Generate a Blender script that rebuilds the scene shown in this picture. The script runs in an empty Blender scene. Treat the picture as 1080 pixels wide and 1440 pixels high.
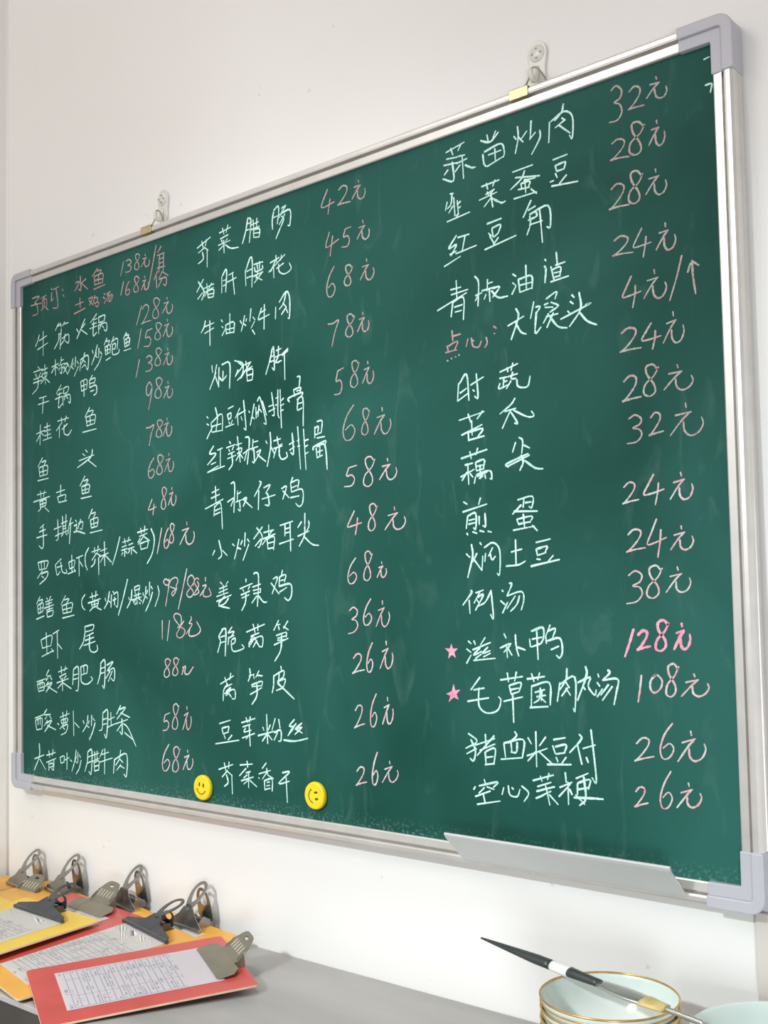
import bpy, bmesh, math, random
from mathutils import Vector, Matrix, Euler
random.seed(7)
C = bpy.context.scene.collection
PI = math.pi
Z0 = 0.969            # height of the green surface's lower edge; the worktop is at 0.75 m
WALL = 0.022          # plane of the back wall (y); the green surface lies in y = 0

# ---------------------------------------------------------------- camera
cam_d = bpy.data.cameras.new('camera'); cam = bpy.data.objects.new('camera', cam_d); C.objects.link(cam)
cam.location = (1.22594, -1.20924, 0.32575 + Z0)
cam.rotation_euler = (1.626536, 0.019312, 0.705194)
cam_d.sensor_fit = 'HORIZONTAL'; cam_d.sensor_width = 36.0
cam_d.lens = 1561.18 * 36.0 / 1080.0
cam_d.shift_x = 7.116 / 1080.0; cam_d.shift_y = 35.348 / 1080.0
cam_d.clip_start = 0.02
bpy.context.scene.camera = cam

# ---------------------------------------------------------------- world, lamps, exposure
world = bpy.data.worlds.new('world'); bpy.context.scene.world = world; world.use_nodes = True
wb = world.node_tree.nodes['Background']
wb.inputs['Color'].default_value = (1.0, 0.885, 0.845, 1); wb.inputs['Strength'].default_value = 0.46

def area(name, loc, target, size, power, col):
    l = bpy.data.lights.new(name, 'AREA'); l.shape = 'DISK'; l.size = size; l.energy = power; l.color = col
    o = bpy.data.objects.new(name, l); C.objects.link(o); o.location = loc
    o.rotation_euler = (Vector(target) - Vector(loc)).to_track_quat('-Z', 'Y').to_euler(); return o
def spot(name, loc, target, ang, blend, power, rad, col):
    l = bpy.data.lights.new(name, 'SPOT'); l.spot_size = math.radians(ang); l.spot_blend = blend; l.energy = power
    l.shadow_soft_size = rad; l.color = col
    o = bpy.data.objects.new(name, l); C.objects.link(o); o.location = loc
    o.rotation_euler = (Vector(target) - Vector(loc)).to_track_quat('-Z', 'Y').to_euler(); return o
spot('ceiling_spot', (0.25, -2.6, 2.36), (0.15, 0.0, 0.72), 56, 1.0, 182, 0.06, (0.88, 0.98, 1.0))
area('added_top_fill', (-0.30, -2.0, 2.80), (-0.10, -0.3, 0.8), 0.9, 15, (1.0, 0.94, 0.89))  # added overhead fill, no fixture seen; lifts up-facing sheets and the upper wall
area('added_counter_fill', (-0.05, -0.60, 2.75), (-0.05, -0.42, 0.75), 0.6, 2.6, (1.0, 0.97, 0.93)).data.spread = math.radians(70)  # added fill shining down, brightens worktop and clipboards; no such lamp seen
area('window_glow', (2.3, -2.4, 0.75), (0.0, 0.0, 1.1), 0.7, 30, (0.88, 0.97, 1.0))

vs = bpy.context.scene.view_settings
vs.view_transform = 'Standard'; vs.look = 'None'; vs.gamma = 1.0; vs.use_curve_mapping = False
vs.exposure = 0.0

# ---------------------------------------------------------------- materials
def mat(name, col, rough=0.5, metal=0.0, noise=0.0, scale=20.0, bump=0.0, stretch=None, spec=None, trans=0.0, alpha=1.0, coat=0.0):
    m = bpy.data.materials.new(name); m.use_nodes = True; nt = m.node_tree
    b = nt.nodes['Principled BSDF']
    b.inputs['Base Color'].default_value = (*col, 1); b.inputs['Roughness'].default_value = rough
    b.inputs['Metallic'].default_value = metal
    if spec is not None: b.inputs['Specular IOR Level'].default_value = spec
    b.inputs['Transmission Weight'].default_value = trans; b.inputs['Alpha'].default_value = alpha
    b.inputs['Coat Weight'].default_value = coat
    if noise or bump:
        tc = nt.nodes.new('ShaderNodeTexCoord'); mp = nt.nodes.new('ShaderNodeMapping')
        if stretch: mp.inputs['Scale'].default_value = stretch
        n = nt.nodes.new('ShaderNodeTexNoise'); n.inputs['Scale'].default_value = scale; n.inputs['Detail'].default_value = 5
        nt.links.new(tc.outputs['Object'], mp.inputs['Vector']); nt.links.new(mp.outputs[0], n.inputs['Vector'])
        if noise:
            r = nt.nodes.new('ShaderNodeValToRGB')
            r.color_ramp.elements[0].position = 0.3; r.color_ramp.elements[1].position = 0.7
            r.color_ramp.elements[0].color = (*[c * (1 - noise) for c in col], 1)
            r.color_ramp.elements[1].color = (*[min(1, c * (1 + noise)) for c in col], 1)
            nt.links.new(n.outputs['Fac'], r.inputs['Fac']); nt.links.new(r.outputs['Color'], b.inputs['Base Color'])
        if bump:
            bp = nt.nodes.new('ShaderNodeBump'); bp.inputs['Strength'].default_value = bump; bp.inputs['Distance'].default_value = 0.002
            nt.links.new(n.outputs['Fac'], bp.inputs['Height']); nt.links.new(bp.outputs[0], b.inputs['Normal'])
    return m

def wall_mat():
    m = mat('wall_paint', (0.83, 0.82, 0.80), 0.75, bump=0.12, scale=9.0, spec=0.2); nt = m.node_tree; b = nt.nodes['Principled BSDF']
    L = nt.links
    tc = nt.nodes.new('ShaderNodeTexCoord')
    n1 = nt.nodes.new('ShaderNodeTexNoise'); n1.inputs['Scale'].default_value = 1.6; n1.inputs['Detail'].default_value = 4
    r1 = nt.nodes.new('ShaderNodeValToRGB'); r1.color_ramp.elements[0].position = 0.3; r1.color_ramp.elements[1].position = 0.7
    r1.color_ramp.elements[0].color = (0.80, 0.79, 0.77, 1); r1.color_ramp.elements[1].color = (0.85, 0.84, 0.825, 1)
    L.new(tc.outputs['Object'], n1.inputs['Vector']); L.new(n1.outputs['Fac'], r1.inputs['Fac'])
    n2 = nt.nodes.new('ShaderNodeTexNoise'); n2.inputs['Scale'].default_value = 60; n2.inputs['Detail'].default_value = 2
    r2 = nt.nodes.new('ShaderNodeValToRGB'); r2.color_ramp.elements[0].position = 0.76; r2.color_ramp.elements[1].position = 0.80
    r2.color_ramp.elements[0].color = (0, 0, 0, 1); r2.color_ramp.elements[1].color = (0.35, 0.35, 0.35, 1)
    mx = nt.nodes.new('ShaderNodeMix'); mx.data_type = 'RGBA'; mx.inputs['B'].default_value = (0.45, 0.43, 0.42, 1)
    L.new(tc.outputs['Object'], n2.inputs['Vector']); L.new(n2.outputs['Fac'], r2.inputs['Fac'])
    L.new(r2.outputs['Color'], mx.inputs['Factor']); L.new(r1.outputs['Color'], mx.inputs['A']); L.new(mx.outputs['Result'], b.inputs['Base Color'])
    return m

def green_mat():
    m = mat('green_board_paint', (0.02, 0.13, 0.10), 0.55, spec=0.12); nt = m.node_tree; b = nt.nodes['Principled BSDF']; L = nt.links
    tc = nt.nodes.new('ShaderNodeTexCoord')
    # old wiped chalk: broad soft patches
    n1 = nt.nodes.new('ShaderNodeTexNoise'); n1.inputs['Scale'].default_value = 2.3; n1.inputs['Detail'].default_value = 5; n1.inputs['Distortion'].default_value = 0.6
    r1 = nt.nodes.new('ShaderNodeValToRGB'); r1.color_ramp.elements[0].position = 0.32; r1.color_ramp.elements[1].position = 0.72
    r1.color_ramp.elements[0].color = (0.006, 0.057, 0.043, 1); r1.color_ramp.elements[1].color = (0.023, 0.118, 0.098, 1)
    L.new(tc.outputs['Object'], n1.inputs['Vector'])
    L.new(n1.outputs['Fac'], r1.inputs['Fac'])
    # wiping streaks
    mp = nt.nodes.new('ShaderNodeMapping'); mp.inputs['Scale'].default_value = (1, 1, 0.35); mp.inputs['Rotation'].default_value = (0, 0.5, 0)
    n2 = nt.nodes.new('ShaderNodeTexNoise'); n2.inputs['Scale'].default_value = 26; n2.inputs['Detail'].default_value = 3; n2.inputs['Distortion'].default_value = 1.5
    r2 = nt.nodes.new('ShaderNodeValToRGB'); r2.color_ramp.elements[0].position = 0.60; r2.color_ramp.elements[1].position = 0.85
    r2.color_ramp.elements[0].color = (0, 0, 0, 1); r2.color_ramp.elements[1].color = (0.15, 0.15, 0.15, 1)
    L.new(tc.outputs['Object'], mp.inputs['Vector']); L.new(mp.outputs[0], n2.inputs['Vector']); L.new(n2.outputs['Fac'], r2.inputs['Fac'])
    mx = nt.nodes.new('ShaderNodeMix'); mx.data_type = 'RGBA'; mx.inputs['B'].default_value = (0.22, 0.36, 0.31, 1)
    L.new(r2.outputs['Color'], mx.inputs['Factor']); L.new(r1.outputs['Color'], mx.inputs['A'])
    # chalk dust settled along the lower edge
    sx = nt.nodes.new('ShaderNodeSeparateXYZ'); L.new(tc.outputs['Object'], sx.inputs[0])
    mr = nt.nodes.new('ShaderNodeMapRange'); mr.inputs['From Min'].default_value = 0.022; mr.inputs['From Max'].default_value = 0.0
    L.new(sx.outputs['Z'], mr.inputs['Value'])
    n3 = nt.nodes.new('ShaderNodeTexNoise'); n3.inputs['Scale'].default_value = 230; n3.inputs['Detail'].default_value = 4
    r3 = nt.nodes.new('ShaderNodeValToRGB'); r3.color_ramp.elements[0].position = 0.52; r3.color_ramp.elements[1].position = 0.68
    r3.color_ramp.elements[0].color = (0, 0, 0, 1); r3.color_ramp.elements[1].color = (0.30, 0.30, 0.30, 1)
    L.new(tc.outputs['Object'], n3.inputs['Vector']); L.new(n3.outputs['Fac'], r3.inputs['Fac'])
    mu = nt.nodes.new('ShaderNodeMath'); mu.operation = 'MULTIPLY'; L.new(mr.outputs[0], mu.inputs[0]); L.new(r3.outputs['Color'], mu.inputs[1])
    mx2 = nt.nodes.new('ShaderNodeMix'); mx2.data_type = 'RGBA'; mx2.inputs['B'].default_value = (0.40, 0.58, 0.50, 1)
    L.new(mu.outputs[0], mx2.inputs['Factor']); L.new(mx.outputs['Result'], mx2.inputs['A']); L.new(mx2.outputs['Result'], b.inputs['Base Color'])
    return m

def chalk_mat(name, c1, c2, lo=0.28, hi=0.50, amin=0.45):
    m = mat(name, c1, 0.95, spec=0.0); nt = m.node_tree; b = nt.nodes['Principled BSDF']; L = nt.links
    tc = nt.nodes.new('ShaderNodeTexCoord')
    n = nt.nodes.new('ShaderNodeTexNoise'); n.inputs['Scale'].default_value = 38; n.inputs['Detail'].default_value = 2
    r = nt.nodes.new('ShaderNodeValToRGB'); r.color_ramp.elements[0].position = 0.38; r.color_ramp.elements[1].position = 0.62
    r.color_ramp.elements[0].color = (*c1, 1); r.color_ramp.elements[1].color = (*c2, 1)
    L.new(tc.outputs['Object'], n.inputs['Vector']); L.new(n.outputs['Fac'], r.inputs['Fac']); L.new(r.outputs['Color'], b.inputs['Base Color'])
    g = nt.nodes.new('ShaderNodeTexNoise'); g.inputs['Scale'].default_value = 520; g.inputs['Detail'].default_value = 2
    a = nt.nodes.new('ShaderNodeValToRGB'); a.color_ramp.elements[0].position = lo; a.color_ramp.elements[1].position = hi
    a.color_ramp.elements[0].color = (amin,) * 3 + (1,); a.color_ramp.elements[1].color = (1, 1, 1, 1)
    L.new(tc.outputs['Object'], g.inputs['Vector']); L.new(g.outputs['Fac'], a.inputs['Fac']); L.new(a.outputs['Color'], b.inputs['Alpha'])
    return m

def paper_mat():
    m = mat('printed_paper', (0.80, 0.82, 0.88), 0.7); nt = m.node_tree; b = nt.nodes['Principled BSDF']; L = nt.links
    tc = nt.nodes.new('ShaderNodeTexCoord'); s = nt.nodes.new('ShaderNodeSeparateXYZ'); L.new(tc.outputs['Object'], s.inputs[0])
    def math_(op, a, bv=None, c=None):
        n = nt.nodes.new('ShaderNodeMath'); n.operation = op
        for i, v in enumerate((a, bv, c)):
            if v is None: continue
            if isinstance(v, (int, float)): n.inputs[i].default_value = v
            else: L.new(v, n.inputs[i])
        return n.outputs[0]
    X, Y = s.outputs['X'], s.outputs['Y']
    row = math_('LESS_THAN', math_('PINGPONG', math_('ADD', Y, 5.0), 0.0046), 0.0005)       # ruled rows of the order form
    colm = math_('LESS_THAN', math_('ABSOLUTE', math_('SUBTRACT', math_('ABSOLUTE', math_('ADD', X, 0.004)), 0.028)), 0.0005)
    box = math_('LESS_THAN', math_('ABSOLUTE', math_('SUBTRACT', math_('ABSOLUTE', X), 0.060)), 0.0006)
    inx = math_('LESS_THAN', math_('ABSOLUTE', X), 0.0605)
    iny = math_('MULTIPLY', math_('LESS_THAN', Y, -0.045), math_('GREATER_THAN', Y, -0.198))
    lines = math_('MULTIPLY', math_('MULTIPLY', math_('MAXIMUM', math_('MAXIMUM', row, colm), box), inx), iny)
    # small print: fine noise broken into words inside the rows
    mp = nt.nodes.new('ShaderNodeMapping'); mp.inputs['Scale'].default_value = (420, 260, 1); L.new(tc.outputs['Object'], mp.inputs['Vector'])
    w = nt.nodes.new('ShaderNodeTexWhiteNoise'); w.noise_dimensions = '2D'
    fl = nt.nodes.new('ShaderNodeVectorMath'); fl.operation = 'FLOOR'; L.new(mp.outputs[0], fl.inputs[0]); L.new(fl.outputs[0], w.inputs['Vector'])
    ink = math_('GREATER_THAN', w.outputs['Value'], 0.45)
    band = math_('GREATER_THAN', math_('PINGPONG', math_('ADD', Y, 5.0), 0.0046), 0.0024)
    mp2 = nt.nodes.new('ShaderNodeMapping'); mp2.inputs['Scale'].default_value = (60, 108.7, 1); L.new(tc.outputs['Object'], mp2.inputs['Vector'])
    w2 = nt.nodes.new('ShaderNodeTexWhiteNoise'); w2.noise_dimensions = '2D'
    f2 = nt.nodes.new('ShaderNodeVectorMath'); f2.operation = 'FLOOR'; L.new(mp2.outputs[0], f2.inputs[0]); L.new(f2.outputs[0], w2.inputs['Vector'])
    word = math_('GREATER_THAN', w2.outputs['Value'], 0.68)
    txt = math_('MULTIPLY', math_('MULTIPLY', math_('MULTIPLY', ink, band), math_('MULTIPLY', word, inx)), math_('LESS_THAN', Y, -0.040))
    tot = math_('MULTIPLY', math_('MAXIMUM', lines, math_('MULTIPLY', txt, 0.8)), 0.62)
    mx = nt.nodes.new('ShaderNodeMix'); mx.data_type = 'RGBA'; mx.inputs['A'].default_value = (0.88, 0.90, 0.95, 1); mx.inputs['B'].default_value = (0.16, 0.18, 0.30, 1)
    L.new(tot, mx.inputs['Factor']); L.new(mx.outputs['Result'], b.inputs['Base Color'])
    return m

M = dict(
    wall=wall_mat(),
    side_wall=mat('side_wall_paint', (0.82, 0.81, 0.79), 0.8, noise=0.03, scale=2, spec=0.2),
    floor=mat('floor_tile', (0.30, 0.28, 0.26), 0.4, noise=0.15, scale=6),
    green=green_mat(),
    alu=mat('aluminium', (0.72, 0.705, 0.68), 0.38, 0.70, noise=0.05, scale=30),
    groove=mat('groove_dark', (0.20, 0.20, 0.18), 0.5, 0.6),
    cap=mat('grey_plastic', (0.46, 0.465, 0.51), 0.45, noise=0.03, scale=10),
    tray=mat('tray_aluminium', (0.62, 0.64, 0.64), 0.35, 0.25, noise=0.04, scale=8),
    brass=mat('brass', (0.62, 0.52, 0.30), 0.35, 0.7, noise=0.1, scale=60),
    wire=mat('hanger_wire', (0.30, 0.28, 0.24), 0.35, 0.8, noise=0.1, scale=60),
    clear=mat('clear_plastic', (0.86, 0.86, 0.80), 0.25, trans=0.25, spec=0.5),
    nail=mat('nail_head', (0.45, 0.44, 0.42), 0.4, 0.5),
    white=chalk_mat('white_chalk', (0.50, 0.80, 0.71), (0.66, 0.90, 0.83), amin=0.5),
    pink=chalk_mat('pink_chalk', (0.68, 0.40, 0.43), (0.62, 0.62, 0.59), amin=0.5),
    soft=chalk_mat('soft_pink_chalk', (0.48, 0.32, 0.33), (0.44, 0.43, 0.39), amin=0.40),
    faint=chalk_mat('faint_pink_chalk', (0.52, 0.30, 0.32), (0.46, 0.40, 0.37), amin=0.4),
    hot=chalk_mat('strong_pink_chalk', (0.88, 0.30, 0.45), (0.85, 0.42, 0.52), amin=0.6),
    yellow=mat('yellow_plastic', (0.80, 0.62, 0.01), 0.45, noise=0.05, scale=40, coat=0.1),
    ink=mat('printed_face', (0.05, 0.04, 0.02), 0.5),
    counter=mat('worktop_laminate', (0.33, 0.325, 0.315), 0.38, noise=0.13, scale=5, stretch=(0.6, 2.5, 1)),
    edge=mat('worktop_edge', (0.46, 0.44, 0.42), 0.45, noise=0.08, scale=12),
    cabinet=mat('dark_cabinet_front', (0.055, 0.048, 0.040), 0.55, noise=0.2, scale=8),
    trunk=mat('trunking_plastic', (0.62, 0.58, 0.54), 0.5, noise=0.04, scale=10),
    red=mat('red_hardboard', (0.52, 0.075, 0.065), 0.42, noise=0.10, scale=14, coat=0.15),
    orange=mat('orange_hardboard', (0.72, 0.36, 0.04), 0.45, noise=0.10, scale=14, coat=0.15),
    amber=mat('yellow_hardboard', (0.74, 0.50, 0.05), 0.45, noise=0.08, scale=14, coat=0.15),
    rim=mat('board_edge', (0.72, 0.58, 0.42), 0.6, noise=0.1, scale=40),
    steel=mat('clip_steel', (0.34, 0.34, 0.335), 0.25, 0.9, noise=0.12, scale=45),
    dark=mat('clip_dark_steel', (0.12, 0.125, 0.14), 0.25, 0.85, noise=0.15, scale=45),
    khaki=mat('clip_khaki_steel', (0.26, 0.24, 0.185), 0.38, 0.55, noise=0.08, scale=45),
    slot=mat('slot_bright', (0.62, 0.60, 0.50), 0.4, 0.4),
    paper=paper_mat(),
    celadon=mat('celadon_glaze', (0.70, 0.83, 0.80), 0.10, noise=0.05, scale=9, coat=0.6),
    cream=mat('white_glaze', (0.84, 0.85, 0.81), 0.12, noise=0.02, scale=9, coat=0.6),
    gold=mat('gold_rim', (0.60, 0.36, 0.10), 0.25, 0.6, noise=0.2, scale=60),
    handle=mat('black_handle', (0.035, 0.045, 0.045), 0.30, noise=0.2, scale=30),
    blade=mat('grey_blade', (0.50, 0.50, 0.47), 0.25, 0.8, noise=0.1, scale=30),
    food=mat('yellow_residue', (0.62, 0.50, 0.20), 0.5, noise=0.2, scale=90),
)

def glaze(m, r0, r1):
    # the glaze pools thin and white in the well and thickens to celadon toward the lip
    nt = m.node_tree; L = nt.links; b = nt.nodes['Principled BSDF']
    tc = nt.nodes.new('ShaderNodeTexCoord'); s = nt.nodes.new('ShaderNodeSeparateXYZ'); L.new(tc.outputs['Object'], s.inputs[0])
    c = nt.nodes.new('ShaderNodeCombineXYZ'); L.new(s.outputs['X'], c.inputs['X']); L.new(s.outputs['Y'], c.inputs['Y'])
    ln = nt.nodes.new('ShaderNodeVectorMath'); ln.operation = 'LENGTH'; L.new(c.outputs[0], ln.inputs[0])
    mr = nt.nodes.new('ShaderNodeMapRange'); mr.inputs['From Min'].default_value = r0; mr.inputs['From Max'].default_value = r1; L.new(ln.outputs['Value'], mr.inputs['Value'])
    mx = nt.nodes.new('ShaderNodeMix'); mx.data_type = 'RGBA'; mx.inputs['A'].default_value = (0.86, 0.86, 0.83, 1); mx.inputs['B'].default_value = (0.66, 0.79, 0.76, 1)
    L.new(mr.outputs[0], mx.inputs['Factor']); L.new(mx.outputs['Result'], b.inputs['Base Color'])
glaze(M['celadon'], 0.040, 0.072)

# ---------------------------------------------------------------- mesh helpers
def obj(name, bm, m, parent=None, loc=None, smooth=False, bevel=0, kind=None):
    bmesh.ops.recalc_face_normals(bm, faces=bm.faces)
    me = bpy.data.meshes.new(name); bm.to_mesh(me); bm.free()
    ms = m if isinstance(m, (list, tuple)) else [m]
    for x in ms: me.materials.append(x)
    if smooth:
        for p in me.polygons: p.use_smooth = True
    o = bpy.data.objects.new(name, me); C.objects.link(o)
    if parent: o.parent = parent
    if loc is not None: o.location = loc
    if bevel:
        b = o.modifiers.new('bevel', 'BEVEL'); b.width = bevel; b.segments = 2; b.limit_method = 'ANGLE'; b.angle_limit = math.radians(40)
    if kind: o['kind'] = kind
    return o
def thing(name, label, cat, loc=(0, 0, 0), rot=(0, 0, 0), group=None):
    o = bpy.data.objects.new(name, None); C.objects.link(o); o.empty_display_size = 0.02
    o.location = loc; o.rotation_euler = rot; o['label'] = label; o['category'] = cat
    if group: o['group'] = group
    return o
def tag(o, label, cat, group=None):
    o['label'] = label; o['category'] = cat
    if group: o['group'] = group
    return o
def box(bm, x0, x1, y0, y1, z0, z1, mi=0):
    v = [bm.verts.new(p) for p in ((x0, y0, z0), (x1, y0, z0), (x1, y1, z0), (x0, y1, z0), (x0, y0, z1), (x1, y0, z1), (x1, y1, z1), (x0, y1, z1))]
    for f in ((0, 3, 2, 1), (4, 5, 6, 7), (0, 1, 5, 4), (1, 2, 6, 5), (2, 3, 7, 6), (3, 0, 4, 7)):
        bm.faces.new([v[i] for i in f]).material_index = mi
    return v
def prism(bm, pts, axis_fn, a, b):
    """pts 2-D outline swept from a to b; axis_fn(u, v, t) -> 3-D."""
    A = [bm.verts.new(axis_fn(u, v, a)) for u, v in pts]; B = [bm.verts.new(axis_fn(u, v, b)) for u, v in pts]
    n = len(pts)
    for i in range(n): bm.faces.new((A[i], A[(i + 1) % n], B[(i + 1) % n], B[i]))
    bm.faces.new(A[::-1]); bm.faces.new(B)
def sheet(bm, outer, hole, P, t):
    """flat plate with outline and optional hole (equal counts), P(u,v,w)->3-D, thickness t."""
    n = len(outer)
    O0 = [bm.verts.new(P(u, v, 0)) for u, v in outer]; O1 = [bm.verts.new(P(u, v, t)) for u, v in outer]
    for i in range(n): bm.faces.new((O0[i], O0[(i + 1) % n], O1[(i + 1) % n], O1[i]))
    if hole:
        H0 = [bm.verts.new(P(u, v, 0)) for u, v in hole]; H1 = [bm.verts.new(P(u, v, t)) for u, v in hole]
        for i in range(n):
            j = (i + 1) % n
            bm.faces.new((H0[i], H1[i], H1[j], H0[j])); bm.faces.new((O0[i], H0[i], H0[j], O0[j])); bm.faces.new((O1[i], O1[j], H1[j], H1[i]))
    else:
        bm.faces.new(O0[::-1]); bm.faces.new(O1)
def tube(bm, pts, r, seg=8, closed=False, rr=None):
    pts = [Vector(p) for p in pts]; n = len(pts); rings = []
    up = None
    for i, p in enumerate(pts):
        if closed: d = pts[(i + 1) % n] - pts[i - 1]
        else: d = pts[min(i + 1, n - 1)] - pts[max(i - 1, 0)]
        d.normalize()
        if up is None:
            up = d.orthogonal().normalized()
        else:
            up = (up - d * up.dot(d)).normalized()
        s = d.cross(up); R = rr[i] if rr else r
        rings.append([bm.verts.new(p + (up * math.cos(a) + s * math.sin(a)) * R) for a in [2 * PI * k / seg for k in range(seg)]])
    for i in range(n if closed else n - 1):
        A, B = rings[i], rings[(i + 1) % n]
        for k in range(seg): bm.faces.new((A[k], A[(k + 1) % seg], B[(k + 1) % seg], B[k]))
    if not closed: bm.faces.new(rings[0][::-1]); bm.faces.new(rings[-1])
def lathe(bm, prof, seg=64, c=(0, 0)):
    rings = []
    for r, z in prof:
        rings.append([bm.verts.new((c[0] + r * math.cos(2 * PI * k / seg), c[1] + r * math.sin(2 * PI * k / seg), z)) for k in range(seg)] if r > 1e-6 else [bm.verts.new((c[0], c[1], z))])
    for A, B in zip(rings, rings[1:]):
        for k in range(seg):
            j = (k + 1) % seg
            if len(A) == 1 and len(B) == 1: continue
            if len(A) == 1: bm.faces.new((A[0], B[j], B[k]))
            elif len(B) == 1: bm.faces.new((A[k], A[j], B[0]))
            else: bm.faces.new((A[k], A[j], B[j], B[k]))
def catmull(p, sub=4):
    if len(p) < 3: return [Vector(q) for q in p]
    P = [Vector(q) for q in p]; out = []
    for i in range(len(P) - 1):
        a = P[i - 1] if i else P[0] * 2 - P[1]; b = P[i]; c = P[i + 1]; d = P[i + 2] if i + 2 < len(P) else P[-1] * 2 - P[-2]
        for k in range(sub):
            t = k / sub
            out.append(0.5 * ((2 * b) + (c - a) * t + (2 * a - 5 * b + 4 * c - d) * t * t + (3 * b - a - 3 * c + d) * t ** 3))
    out.append(P[-1]); return out

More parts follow.
